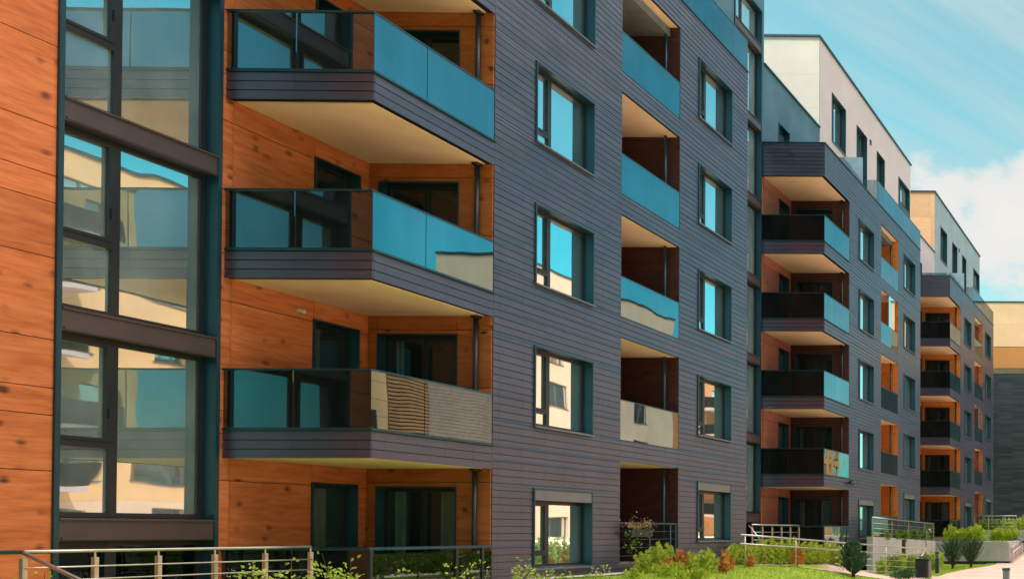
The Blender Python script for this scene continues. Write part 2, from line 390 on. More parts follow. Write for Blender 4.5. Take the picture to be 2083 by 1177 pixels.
def unit(i, oy, zo, label, wood, lwood, upper, endmat, hero=False):
    """one block of the terrace: corner balconies, projecting board-clad box, stair glazing, penthouse"""
    root = empty('apartment_building', (XF, oy+17.2, 0), label, 'building', 'apartment blocks of the stepped row')
    Y = lambda y: oy+y
    f1 = lambda k: zo+.43+H*k
    f2 = lambda k: zo+.93+H*k
    top = zo+16.2
    Y0, Y1, YS = Y(17.205), Y(27.3), Y(21.0)
    seam = .62 if i in (1, 2, 3) else 0
    # --- openings in the side facade
    wA = [(Y(18.305), Y(20.09), f1(k)+.545, f1(k)+2.2) for k in range(5)]
    wC = [(Y(24.51), Y(26.295), f2(k)+.56, f2(k)+2.22) for k in range(5)]
    lg = [(Y(21.12), Y(23.575), f2(k)+.02, f2(k+1)-.46) for k in range(5)]
    ops = wA+wC+lg
    mb = MB(); boards(mb, 'S', XF-.021, Y0, Y1, zo-1.0, top, [(a-.02, b+.02, c-.03, d+.02) if (a, b, c, d) not in lg else (a, b, c, d) for a, b, c, d in ops], zref=zo+.43, seam=seam, ph=oy)
    mb.build('board_cladding', M['boards'], root)
    mb = MB()
    for r in rects(Y0+.004, Y1-.004, zo-1.0, top-.01, ops): pbox(mb, 'S', XF-.021, *r, -.25, -.003)
    # far end wall and roof deck of the box
    mb.box(XW, XF-.28, Y1-.26, Y1-.006, zo-1, top-.02)
    mb.build('box_wall', M['back'], root)
    mb = MB(); boards(mb, 'B', Y1-.005, XW, XF-.02, zo-1.0, top, [], zref=zo+.43, seam=0); mb.build('end_cladding', M['boards'], root)
    mb = MB(); mb.box(XW, XF-.28, Y0+.26, Y1-.3, f1(5)-.2, f1(5)+.02); mb.build('terrace_deck', M['roof'], root)
    mb = MB(); mb.box(XF-.28, XF+.02, Y0-.0, Y1+.02, top, top+.035); mb.build('parapet_coping', M['metal'], root)
    # --- windows of the side facade
    for k in range(5):
        cur = [(.02, .2)] if k % 2 else [(.72, .97)]
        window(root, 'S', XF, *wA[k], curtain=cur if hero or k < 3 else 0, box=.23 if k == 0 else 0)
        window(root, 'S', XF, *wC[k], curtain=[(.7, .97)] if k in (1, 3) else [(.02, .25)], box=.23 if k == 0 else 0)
    # --- loggias
    for k in range(5):
        a0, a1, z0, z1 = lg[k]
        w = MB(); xb = XF-2.15
        dz = z0+2.15; d0, d1 = a0+.25, a0+1.55
        for r in rects(a0-.001, a1+.001, z0-.02, z1+.06, [(d0, d1, z0+.02, dz)]): pbox(w, 'S', xb, *r, -.06, 0)
        lo = w.build('loggia', M['interior'] if i < 2 else lwood, root)  # nearer blocks: near-black back wall carries the loggia shade in its colour
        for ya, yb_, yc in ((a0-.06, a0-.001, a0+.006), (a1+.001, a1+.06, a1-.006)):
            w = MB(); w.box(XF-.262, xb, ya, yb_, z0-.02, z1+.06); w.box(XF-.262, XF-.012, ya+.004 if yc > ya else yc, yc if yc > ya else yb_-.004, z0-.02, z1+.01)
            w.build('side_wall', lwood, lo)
        s = MB(); s.box(XF-.07, xb, a0, a1, z1-.004, z1+.05); s.build('soffit', M['soffit'], lo)
        s = MB(); s.box(XF-.012, xb, a0, a1, z0-.05, z0+.0); s.build('floor', M['floor'], lo)
        s = MB()
        for r in rects(d0, d1, z0+.02, dz, [(d0+.08, d1-.08, z0+.12, dz-.08)]): pbox(s, 'S', xb, *r, -.06, -.01)
        pbox(s, 'S', xb, d0, d1, z0, dz, -.30, -.28)
        dr = s.build('balcony_door', M['frame'], lo)
        s = MB(); pbox(s, 'S', xb, d0+.08, d1-.08, z0+.12, dz-.08, -.05, -.04); s.build('door_pane', M['clear_glass'], lo)
        s = MB(); s.tube([(XF-.33, a1-.1, z0), (XF-.33, a1-.1, z1)], .035); s.build('drainpipe', M['metal'], lo, True)
        if k > 0:
            s = MB(); m_ = (a0+a1)/2-.2
            glass_quad(s, 'S', XF-.012, a0+.008, a1-.008, z0+.03, z0+.985)
            s.build('glass_panel', M['rail_glass'], lo)
            s = MB(); s.box(XF-.036, XF-.004, a0+.006, a1-.006, z0+.985, z0+1.01); s.box(XF-.036, XF-.004, a0+.006, a1-.006, z0+.005, z0+.03)
            s.build('glass_rail', M['metal'], lo)
        else:
            s = MB(); xs = XF-.05
            s.tube([(xs, a0, z0+1.0), (xs, a1, z0+1.0)], .026)
            for y in (a0+1.25, a1-.3, a1-.05): s.box(xs-.02, xs+.02, y-.025, y+.025, z0, z0+.98)
            for q in (.2, .4, .6, .8): s.tube([(xs, a0, z0+q), (xs, a1, z0+q)], .008, 6)
            s.build('railing', M['metal'], lo)
        if i == 2 and k == 3 or i == 3 and k == 2:
            s = MB(); glass_quad(s, 'S', XF-.03, a1-1.3, a1-.45, z0+1.02, z1-.01)
            s.build('glass_screen', M['glass'], lo)
    # --- front end wall of the box (faces the camera)
    endw = [(-15.5, -13.99, f1(k)+.03, f1(k)+2.18) for k in range(5)]
    zse = []
    for k in range(6): zse += [f1(k)+.0, f1(k)+1.14, f1(k)+2.28]
    mb = MB(); panels(mb, 'F', Y0, XW+.02, XF-.023, zo-.8, f1(5), zse, (-15.5, -13.99), endw, th=.022); mb.build('end_wall', M['wood_red_shade'] if i == 2 else M['wood_shade'] if i < 2 else wood, root)
    mb = MB()
    for r in rects(XW+.0, XF-.28, zo-.8, top-.03, endw): pbox(mb, 'F', Y0, *r, -.22, -.003)
    mb.build('end_backing', M['back'], root)
    for k in range(5):
        cu = [(.02, .16), (.62, .97)] if k == 0 else ([(.02, .12)] if k == 1 else 0)
        window(root, 'F', Y0, *endw[k], inset=.14, sash=.5, transom=0, sill=False, curtain=cu, glass='darkglass', proud=.012)
    # --- wood wall plane with balcony doors
    doors = [(Y(16.13), Y(16.98), f1(k)+.03, f1(k)+2.2) for k in range(5)]
    bays = (Y(31.25), Y(33.22))
    zsw = []
    for k in range(7): zsw += [f1(k)-.04, f1(k)+.32+.02, f1(k)+.98+.04, f1(k)+2.17]
    ztop_w = f1(5)-.02
    mb = MB(); bo = (bays[0]-.02, bays[1]+.02, zo-3, zo+21.72)
    panels(mb, 'S', XW-.022, Y(14.745) if i else Y(14.78), Y0+.05, zo-1, ztop_w, zsw, (Y(16.13),), doors, th=.022)
    mb.build('wood_wall', wood, root)
    for ya, yb_ in ((Y1-.1, bo[0]), (bo[1], Y(33.47))):
        mb = MB(); panels(mb, 'S', XW-.022, ya, yb_, zo-1, ztop_w, [z+.5 for z in zsw], (Y(29.3),), [], th=.022); mb.build('wood_wall', wood, root)
        mb = MB(); pbox(mb, 'S', XW-.025, ya, yb_, zo-1, ztop_w, -.25, -.003); mb.build('wall_backing', M['back'], root)
    mb = MB()
    zroof1, zroof2, YP = zo+19.3, zo+23.36, Y(20.03)
    ow = (Y(16.05), Y(17.0), f1(5)+.05, f1(5)+2.25)
    for r in rects(Y(14.78), Y0+.3, zo-1, ztop_w, doors): pbox(mb, 'S', XW-.025, *r, -.25, -.003)
    mb.build('wall_backing', M['back'], root)
    for k in range(5):
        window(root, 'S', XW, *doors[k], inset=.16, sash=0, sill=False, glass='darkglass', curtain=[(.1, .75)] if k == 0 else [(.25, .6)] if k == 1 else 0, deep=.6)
    # --- upper storeys : rendered wall with coping, penthouse
    pw = [(Y(21.45), Y(23.1), zo+19.4, zo+21.6), (Y(24.6), Y(26.0), zo+18.95, zo+21.6), (Y(27.55), Y(28.75), zo+18.95, zo+21.6)]
    pw2 = (Y(31.25), Y(33.15), zo+20.6, zo+21.62) if i != 1 else None
    mb = MB()
    opsu = [ow]+pw+[bo]
    for r in rects(Y(14.78), YP, ztop_w+.0, zroof1, opsu): pbox(mb, 'S', XW, *r, -.26, 0)
    mb.build('upper_wall', M['bluegrey'] if i < 3 else M['white'], root)
    mb = MB()
    for r in rects(YP, Y(33.47), ztop_w, zroof2, opsu): pbox(mb, 'S', XW, *r, -.26, 0)
    mb.build('penthouse_wall', upper, root)
    mb = MB(); panels(mb, 'F', YP, -21.5, XW-.27, zroof1-.6, zroof2, [zroof1+.9, zroof1+2.4], (-17.6, -19.6), [], gap=.006, th=.03)
    panels(mb, 'F', YP+.03, XW-.27, XW, zroof1-.6, zroof2, [zroof1+.9, zroof1+2.4], (), [], gap=.006, th=.06)
    mb.build('penthouse_end_wall', endmat, root)
    mb = MB(); mb.box(-21.5, XW-.262, Y(33.2), Y(33.47), zroof1-6, zroof2-.02); mb.box(-21.6, -21.3, YP+.1, Y(33.4), zroof1-6, zroof2-.02); mb.build('penthouse_rear_wall', upper, root)
    mb = MB(); mb.box(-21.7, XW+.07, YP-.1, Y(33.54), zroof2, zroof2+.09); mb.build('roof_edge', M['metal'], root)
    mb = MB(); mb.box(XW-.36, XW+.06, Y(14.76), YP-.0, zroof1, zroof1+.06); mb.build('wall_coping', M['metal'], root)
    mb = MB(); mb.box(-29, XW-.27, Y(14.78), Y(33.47), zroof1-.9, zroof1-.62); mb.box(-29, XW-4, Y(14.78), Y(33.47), zo-1, zroof1-.95)
    mb.build('building_core', M['roof'], root)
    window(root, 'S', XW, *ow, inset=.15, sash=0, sill=False)
    for q in pw: window(root, 'S', XW, *q, inset=.2, sash=.4, transom=0, sill=q is pw[0])
    # small vent
    mb = MB(); mb.box(XW, XW+.06, Y(26.45), Y(26.6), zo+21.5, zo+21.72); mb.build('air_vent', M['metal'], root)
    # --- corner balconies
    YB = Y(14.63)
    for k in range(0, 6):
        z = f1(k); s = MB()
        par = k == 5
        zt = top if par else z
        if k > 0:
            zb = z-.455
            boards(s, 'F', YB+.021, XW-.02, XF-.0, zb, zt, [], zref=zb, pitch=.152 if not par else .1475, seam=1.1, ph=XW)
            boards(s, 'S', XF-.021, YB+.03, Y0-.001, zb, zt, [], zref=zb, pitch=.152 if not par else .1475, seam=.62, ph=oy)
            bal = s.build('balcony', M['boards_front'] if False else M['boards'], root)
            s = MB(); s.box(XW+.01, XF-.03, YB+.03, Y0-.03, zb+.03, z-.01); s.box(XW, XF-.03, YB+.03, YB+.12, zb+.01, zt-.01); s.box(XF-.12, XF-.03, YB+.12, Y0, zb+.01, zt-.01)
            s.build('slab', M['back'], bal)
            s = MB(); s.box(XW+.01, XF-.17, YB+.16, Y0-.03, zb+.006, zb+.03); s.build('soffit', M['soffit'], bal)
            s = MB(); s.box(XW-.02, XF+.03, YB-.01, YB+.14, zt, zt+.03); s.box(XF-.14, XF+.03, YB+.14, Y0-.002, zt, zt+.03); s.build('edge_trim', M['metal'], bal)
        else:
            s = MB(); s.box(XW, XF-.02, YB+.02, Y0-.03, z-.5, z-.01); bal = s.build('terrace_slab', M['floor'], root)
        if par:
            s = MB(); s.box(XW+.15, XF-.5, YB+1.0, YB+1.02, top+.0, top+.42); s.build('glass_panel', M['clear_glass'], bal)
            s = MB(); s.box(XW+.12, XF-.47, YB+.99, YB+1.03, top+.42, top+.45)
            for x in (XW+.12, -14.75, XF-.5): s.box(x, x+.03, YB+.99, YB+1.03, top-.3, top+.42)
            s.build('railing', M['metal'], bal)
            s = MB(); s.tube([(-14.55, YB-.03, top-.45), (-14.55, YB+.03, top-.45)], .05); s.build('overflow_spout', M['frame'], bal)
            continue
        h0, h1 = z+.035, z+1.0
        for a, b in ((XW+.02, -14.58), (-14.56, XF-.01)):
            s = MB(); glass_quad(s, 'F', YB+.006, a, b, h0, h1); s.build('glass_panel', M['rail_glass'], bal)
        if k > 0 or i in (2, 3):
            for a, b in ((YB+.01, Y(15.66)), (Y(15.672), Y0-.02)):
                s = MB(); glass_quad(s, 'S', XF-.006, a, b, h0, h1); s.build('glass_panel', M['rail_glass'], bal)
        else:
            s = MB(); glass_quad(s, 'S', XF-.006, YB+.03, Y0-.02, h0-.3, h1-.06); s.build('glass_panel', M['low_glass'], bal)
        s = MB(); tk = .028 if k else .05
        s.box(XW+.0, XF+.008, YB-.02, YB+.015, h1, h1+tk); s.box(XF-.03, XF+.008, YB+.015, Y0-.004, h1, h1+tk)
        if k: s.box(XW+.02, XF+.004, YB-.014, YB+.02, z+.032, h0+.012); s.box(XF-.03, XF+.004, YB+.02, Y0-.004, z+.032, h0+.012)
        s.build('top_rail', M['metal'], bal)
        s = MB(); s.box(XW+.005, XW+.09, YB+.012, YB+.06, z+.03, h1)
        s.build('post', M['frame'], bal)
        if k == 0:
            for y in (YB+.0, Y(16.35), Y(16.95)): s = MB(); s.box(XF-.035, XF+.012, y, y+.05, z-.6, h1); s.build('post', M['frame'], bal)
        s = MB(); s.tube([(XF-.27, Y0-.09, z), (XF-.27, Y0-.09, f1(k+1)-.46)], .042, 10)
        s.box(XF-.33, XF-.21, Y0-.15, Y0-.025, f1(k+1)-.50, f1(k+1)-.456); s.build('drainpipe', M['frame'], bal, True)
    # --- roof terrace glass over the second half
    s = MB(); yy = [Y(20.5), Y(22.2), Y(23.9), Y(25.6), Y(27.27)]
    for a, b in zip(yy, yy[1:]): glass_quad(s, 'S', XF-.0, a+.004, b-.004, top+.04, top+.98)
    gg = s.build('terrace_balustrade', M['rail_glass'], root)
    s = MB(); s.box(XF-.03, XF+.01, Y(20.5), Y(27.29), top+.98, top+1.0); s.build('top_rail', M['metal'], gg)
    s = MB(); s.box(XF-1.3, XF-.03, Y(20.5), Y(20.515), top+.1, top+.98); s.build('return_panel', M['clear_glass'], gg)
    s = MB(); s.box(-14.75, -13.72, Y(19.85), Y(19.89), f1(5)+.1, top+1.72); s.build('privacy_screen', M['frosted'], root)
    # --- stair glazing strip
    b0, b1 = bays; zb0 = zo+.5+1.95-H
    s = MB()
    s.box(XW-.4, XW+.035, b0-.06, b0, zo-1.5, zo+21.7); s.box(XW-.4, XW+.035, b1, b1+.06, zo-1.5, zo+21.7)
    s.box(XW-.4, XW+.03, b0-.06, b1+.06, zo+21.7, zo+21.76)
    bay = s.build('stair_glazing', M['metal'], root)
    mid0, mid1 = b0+.725, b0+.825
    nz = 8
    for k in range(nz):
        z0 = zb0+H*k; z1 = min(z0+H-.34, zo+21.7)
        if z1-z0 < .4: break
        s = MB()
        if z1 < zo+21.6:
            s.box(XW-.30, XW+.02, b0+.002, b1-.002, z1+.0, z1+.30)
            s.hexa([(XW-.3, b0+.002, z1+.3), (XW-.3, b1-.002, z1+.3), (XW+.05, b1-.002, z1+.3), (XW+.05, b0+.002, z1+.3), (XW-.3, b0+.002, z1+.345), (XW-.3, b1-.002, z1+.345), (XW+.05, b1-.002, z1+.325), (XW+.05, b0+.002, z1+.325)])
            s.box(XW+.0201, XW+.035, b0+.03, b1-.03, z1+.02, z1+.05)
        if s.v: s.build('spandrel', M['metal_mauve'], bay)
        s = MB(); x0, x1 = XW-.25, XW-.17; g0 = z0+.008
        s.box(x0, x1, b0+.002, b0+.05, g0, z1-.002); s.box(x0, x1, b1-.075, b1-.002, g0, z1-.002); s.box(x0, x1+.004, mid0, mid1, g0, z1-.002)
        s.box(x0, x1, b0+.05, mid0, g0, g0+.07); s.box(x0, x1, mid1, b1-.075, g0, g0+.07); s.box(x0, x1, b0+.05, mid0, z1-.075, z1-.002); s.box(x0, x1, mid1, b1-.075, z1-.075, z1-.002)
        zt = z0+1.08; s.box(x0, x1+.004, b0+.05, mid0, zt-.055, zt+.055)
        # opening sash rim and handle
        s.box(x0, x1+.02, b0+.05, b0+.09, zt+.055, z1-.075); s.box(x0, x1+.02, mid0-.05, mid0, zt+.055, z1-.075); s.box(x0, x1+.02, b0+.09, mid0-.05, z1-.115, z1-.075); s.box(x0, x1+.02, b0+.09, mid0-.05, zt+.055, zt+.1)
        s.box(x1+.02, x1+.05, mid0-.035, mid0-.015, zt+.4, zt+.55)
        s.build('frame', M['frame'], bay)
        for a, b in ((b0+.03, mid0+.02), (mid1-.02, b1-.05)):
            s = MB(); s.poly([(XW-.21, a, g0+.03), (XW-.21, b, g0+.03), (XW-.21, b, z1-.03), (XW-.21, a, z1-.03)]); s.build('pane', M['bayglass'] if k else M['low_glass'], bay)
        s = MB(); s.box(XW-1.9, XW-.34, b0+.0, b1, z1+.05, z1+.3); s.box(XW-1.95, XW-1.9, b0-.05, b1+.05, z0-.1, z1+.1)
        s.box(XW-1.9, XW-.4, b1+.0, b1+.05, z0-.1, z1+.1); s.box(XW-1.9, XW-.4, b0-.05, b0, z0-.1, z1+.1); s.build('stair_interior', M['interior'], bay)
    return root

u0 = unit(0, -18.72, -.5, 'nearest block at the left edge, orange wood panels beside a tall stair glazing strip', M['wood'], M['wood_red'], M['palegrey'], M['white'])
u1 = unit(1, 0, 0, 'big slate board block in the middle, orange wood recess with three dark glass corner balconies', M['wood'], M['wood_red_shade'], M['bluegrey'], M['white'], True)
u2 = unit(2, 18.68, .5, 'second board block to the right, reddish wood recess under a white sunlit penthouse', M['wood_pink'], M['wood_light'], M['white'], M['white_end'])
u3 = unit(3, 37.5, 1.0, 'farthest slate block of the stepped row, blue grey penthouse with pale orange end wall', M['wood_light'], M['wood'], M['palegrey'], M['orange_render'])

# small wall lamp and security camera (parts of their blocks)
s = MB(); s.tube([(XW+.0, 15.86, 5.72), (XW+.1, 15.86, 5.70)], [.05, .035], 10); s.build('wall_lamp', M['screen_white'], u1)
s = MB(); zc = .5+.43+H-.12; s.tube([(XF+.0, 36.1, zc+.07), (XF+.08, 36.1, zc+.07), (XF+.12, 36.1, zc)], .025, 8); s.tube([(XF+.1, 36.0, zc-.03), (XF+.15, 36.34, zc+.0)], .055, 10)
s.tube([(XF+.1, 35.7, zc-.03), (XF+.15, 35.95, zc-.06)], .06, 10); s.build('security_camera', M['frame'], u2)

# --- end block across the row
e = empty('apartment_building', (-12, 84, 0), 'dark board end block facing the viewer behind the row, cream top storey with amber painted shadow', 'building', 'apartment blocks of the stepped row')
s = MB(); boards(s, 'F', 84, -40, 2, -1, 17.1, [], pitch=.2, seam=1.4, gap=.012); s.build('board_cladding', M['boards_dark'], e)
s = MB(); s.box(-40, 2, 84.002, 96, -1, 17.08); s.build('building_core', M['back'], e)
s = MB(); s.box(-40, 2.03, 83.96, 84.2, 17.1, 17.16); s.build('parapet_coping', M['metal'], e)
s = MB(); s.box(-40, 2, 84.1, 84.115, 17.2, 17.65); g = s.build('terrace_balustrade', M['clear_glass'], e)
s = MB(); s.box(-40, 2, 84.08, 84.13, 17.65, 17.69)
for q in range(28): s.box(-40+q*1.5, -39.96+q*1.5, 84.085, 84.125, 17.16, 17.65)
s.build('railing', M['metal'], g)
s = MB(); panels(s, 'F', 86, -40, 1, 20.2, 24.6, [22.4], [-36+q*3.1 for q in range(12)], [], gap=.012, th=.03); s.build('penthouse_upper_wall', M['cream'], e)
s = MB(); s.box(-40, 1, 86.0, 86.03, 17.0, 20.19); s.build('penthouse_lower_wall', M['amber'], e)  # lower band: the shaded part of the cream wall, painted in
s = MB(); s.box(-40, 1, 86.04, 96, 17.1, 24.58); s.build('penthouse_core', M['cream'], e)
s = MB(); s.box(-40.1, 1.1, 85.9, 96, 24.6, 24.72); s.build('roof_edge', M['metal'], e)

# --- sunlit blocks across the courtyard (seen as reflections in the glass)
def opposite(y0, y1, zt, mat, label, dep=12, x=16., bal=True, nf=6, pitch=3.3, base=M['beige']):
    r = empty('courtyard_building', (x, (y0+y1)/2, 0), label, 'building')
    ops = []; fl = (zt-1.2)/nf
    n = int((y1-y0-1)/pitch); st = (y1-y0)/n
    for k in range(nf):
        for j in range(n):
            c = y0+st*(j+.5); w = .85 if (j+k) % 3 else 1.25
            ops.append((c-w, c+w, .9+fl*k+.3, .9+fl*k+1.95))
    s = MB()
    for q in rects(y0, y1, 3.2, zt, ops): pbox(s, 'W', x, *q, -.3, 0)
    s.build('wall', mat, r)
    s = MB()
    for q in rects(y0, y1, -.5, 3.195, ops): pbox(s, 'W', x, *q, -.3, .03)
    s.build('ground_floor_wall', base, r)
    s = MB(); s.box(x+.31, x+dep, y0, y1, -.5, zt-.05); s.box(x, x+.31, y0, y0-.02, -.5, zt-.05); s.build('building_core', mat, r)
    s = MB(); s.box(x-.08, x+dep+.1, y0-.08, y1+.08, zt, zt+.12); s.build('roof_edge', M['metal'], r)
    for o in ops:
        s = MB(); a0, a1, z0, z1 = o
        for q in rects(a0, a1, z0, z1, [(a0+.07, (a0+a1)/2-.04, z0+.07, z1-.07), ((a0+a1)/2+.04, a1-.07, z0+.07, z1-.07)]): pbox(s, 'W', x, *q, -.22, -.16)
        pbox(s, 'W', x, a0-.04, a1+.04, z0-.05, z0, -.16, .06)
        w = s.build('window', M['trim'], r)
        s = MB(); pbox(s, 'W', x, a0+.05, a1-.05, z0+.05, z1-.05, -.20, -.19); s.build('pane', M['glass'], w)
    # balconies
    for k in range(1, nf):
        for j in range(1, n, 3) if bal else ():
            c = y0+st*j; z = .9+fl*k
            s = MB(); s.box(x-1.5, x-.04, c-1.4, c+1.4, z-.2, z); b = s.build('balcony', M['white'], r)
            s = MB(); s.box(x-1.5, x-1.48, c-1.4, c+1.4, z+.05, z+1.0); s.box(x-1.48, x-.04, c-1.4, c-1.38, z+.05, z+1.0); s.box(x-1.48, x-.04, c+1.38, c+1.4, z+.05, z+1.0); s.build('glass_panel', M['rail_glass'], b)
    return r
opposite(-12, 19.5, 17.6, M['peach'], 'cream sunlit block across the courtyard, first of the facing row')
opposite(22, 44, 18.4, M['peach'], 'peach sunlit block across the courtyard mirrored in the stair glazing')
opposite(57, 74.5, 19.9, M['beige'], 'beige sunlit block across the courtyard mirrored in the board block windows', 5, bal=False, pitch=5.6)
opposite(78, 112, 16., M['terracotta'], 'terracotta sunlit block across the courtyard at its far end', base=M['terracotta'])

r = empty('garden_pavilion', (16, 50.5, 0), 'low slatted timber link building across the courtyard mirrored in the lower balcony glass', 'building')
s = MB(); boards(s, 'W', 15.98, 47.9, 50.4, -.3, 10.9, [], pitch=.2, seam=1.2, gap=.07); s.build('slatted_screen', M['slat'], r)
s = MB(); boards(s, 'W', 15.99, 50.45, 56.8, -.3, 10.9, [], pitch=.2, seam=1.6, gap=.02); s.build('tile_wall', M['taupe'], r)
s = MB(); boards(s, 'W', 15.99, 44.2, 47.85, -.3, 10.9, [(45, 47, 6.2, 8.4), (45, 47, 3, 5)], pitch=.9, seam=2, gap=.02); s.build('panel_wall', M['peach'], r)
s = MB(); s.box(16.0, 20, 44.2, 56.8, -.4, 10.95); s.build('building_core', M['interior'], r)
s = MB(); s.box(15.8, 20.2, 44.1, 56.9, 10.95, 11.1); s.build('roof_edge', M['metal'], r)
# ------------------------------------------------------------------ ground
def grid(name, mat, x0, x1, y0, y1, st, lift, test=None, kind='structure', holes=None):
    s = MB(); nx = max(1, int((x1-x0)/st)); ny = max(1, int((y1-y0)/st))
    for a in range(nx):
        for b in range(ny):
            xa, xb = x0+(x1-x0)*a/nx, x0+(x1-x0)*(a+1)/nx; ya, yb = y0+(y1-y0)*b/ny, y0+(y1-y0)*(b+1)/ny
            if test and not test((xa+xb)/2, (ya+yb)/2): continue
            s.poly([(x, y, hgt(x, y)+lift) for x, y in ((xa, ya), (xb, ya), (xb, yb), (xa, yb))])
    o = s.build(name, mat, None, True); o['kind'] = kind; return o
m, nt, *_ = newmat('soil_and_turf'); v = scaled(nt, (1,1,1)); n = noise(nt, v, 1.2, 8, .65); n2 = noise(nt, v, 25, 4)
r = ramp(nt, [(.3, (.13,.21,.03)), (.5, (.24,.36,.045)), (.7, (.36,.44,.08))]); nt.links.new(math_(nt, 'ADD', math_(nt, 'MULTIPLY', n, .7), math_(nt, 'MULTIPLY', n2, .3)), r.inputs[0])
M['turf'] = finish(m, nt, r.outputs[0], .95, .1, 0, n2, .6, .03)
m, nt, *_ = newmat('pink_gravel_path'); v = scaled(nt, (1,1,1)); n = noise(nt, v, 45, 5, .7); n2 = noise(nt, v, .7, 5)
r = ramp(nt, [(.3, (.42,.29,.23)), (.5, (.58,.43,.36)), (.7, (.68,.53,.46))]); nt.links.new(math_(nt, 'ADD', math_(nt, 'MULTIPLY', n, .5), math_(nt, 'MULTIPLY', n2, .5)), r.inputs[0])
M['path'] = finish(m, nt, r.outputs[0], .9, .15, 0, n, .5, .01)
m, nt, *_ = newmat('pebbles'); v = scaled(nt, (1,1,1)); vo = nt.nodes.new('ShaderNodeTexVoronoi'); vo.inputs['Scale'].default_value = 22; nt.links.new(v, vo.inputs['Vector'])
r = ramp(nt, [(.1, (.2,.18,.17)), (.5, (.42,.39,.37)), (.9, (.66,.62,.6))]); nt.links.new(vo.outputs['Color'], r.inputs[0])
M['paving'] = None
M['pebble'] = finish(m, nt, r.outputs[0], .8, .3, 0, vo.outputs['Distance'], .8, .03)

M['paving'] = m_plain('pale_bounce_paving', (.80,.66,.52), .9, .1, 0, .06, 1.)  # out of view, paled to bounce sunlight up onto the soffits
# one big sheet to the horizon (coarse) + a finer one near the row
s = MB()
xs = [-900, -300, -80, -30, -16]+[-14+.5*q for q in range(0, 14)]+[-7, -5, 0, 8, 16, 40, 120, 900]
ys = [-300, -60, -20, 0, 6]+[9+.75*q for q in range(0, 70)]+[64, 75, 110, 300, 1500]
for xa, xb in zip(xs, xs[1:]):
    for ya, yb in zip(ys, ys[1:]):
        s.poly([(x, y, hgt(x, y)) for x, y in ((xa, ya), (xb, ya), (xb, yb), (xa, yb))])
o = s.build('ground', M['turf'], None, True); o['kind'] = 'structure'
EDGE = lambda y: -8.75-.55*sst((y-31)/5)+.08*math.sin(y*.6)
def ramp_d(x, y):
    # distance to the little ramp path centre line
    ax, ay, bx, by = -12.6, 26.6, -9.0, 33.2
    dx, dy = bx-ax, by-ay; t = max(0, min(1, ((x-ax)*dx+(y-ay)*dy)/(dx*dx+dy*dy)))
    return math.hypot(x-ax-dx*t, y-ay-dy*t)
def strip(name, mat, f0, f1, y0, y1, st, lift, n=10):
    s = MB(); k = int((y1-y0)/st)
    for b in range(k):
        ya, yb = y0+(y1-y0)*b/k, y0+(y1-y0)*(b+1)/k
        for a in range(n):
            P = []
            for y, t in ((ya, a/n), (ya, (a+1)/n), (yb, (a+1)/n), (yb, a/n)):
                x = f0(y)+(f1(y)-f0(y))*t; P.append((x, y, hgt(x, y)+lift))
            s.poly(P)
    o = s.build(name, mat, None, True); o['kind'] = 'structure'; return o
strip('path', M['path'], EDGE, lambda y: 1.5, 4, 110, .5, .02, 24)
# ramp path joining the terrace and the main path
s = MB(); nn = 24
for q in range(nn):
    P = []
    for t, w in ((q/nn, -.62), (q/nn, .62), ((q+1)/nn, .62), ((q+1)/nn, -.62)):
        bx, by = -12.6+3.6*t, 26.6+6.6*t; nx, ny = .878, -.479
        x, y = bx+nx*w, by+ny*w; P.append((x, y, hgt(x, y)+.026))
    s.poly(P)
o = s.build('ramp_path', M['path'], None, True); o['kind'] = 'structure'
strip('gravel_strip', M['pebble'], lambda y: -13.28, lambda y: -12.75+.1*math.sin(y*2), 17.3, 22.6, .3, .05, 4)
strip('bounce_paving', M['paving'], lambda y: 4., lambda y: 15.9, -20, 110, 2., .01, 6)  # added bounce surface beyond the view

# grass blades (uncountable)
s = MB(); g = random.Random(3)
def okgrass(x, y):
    if x < -13.2 or x > EDGE(y)+.02 or ramp_d(x, y) < .66: return False
    if y > 35.6 and x < -12.35: return False
    if x < -12.6 and y < 22.8: return False
    return y < 45.6
cnt = 0
while cnt < 52000:
    y = 17.5+28*g.random()**1.3; x = -13.2+4.8*g.random()
    if not okgrass(x, y): continue
    cnt += 1
    z = hgt(x, y); hh = g.uniform(.03, .075); a = g.uniform(0, 6.28); w = g.uniform(.006, .012); lx, ly = g.uniform(-.03, .03), g.uniform(-.03, .03)
    s.v += [(x-w*math.cos(a), y-w*math.sin(a), z), (x+w*math.cos(a), y+w*math.sin(a), z), (x+lx, y+ly, z+hh)]
    n = len(s.v); s.f.append((n-3, n-2, n-1)); s.m.append(0)
o = s.build('grass', M['blade']); tag(o, 'short bright green lawn grass between the blocks and the path', 'grass', kind='stuff')

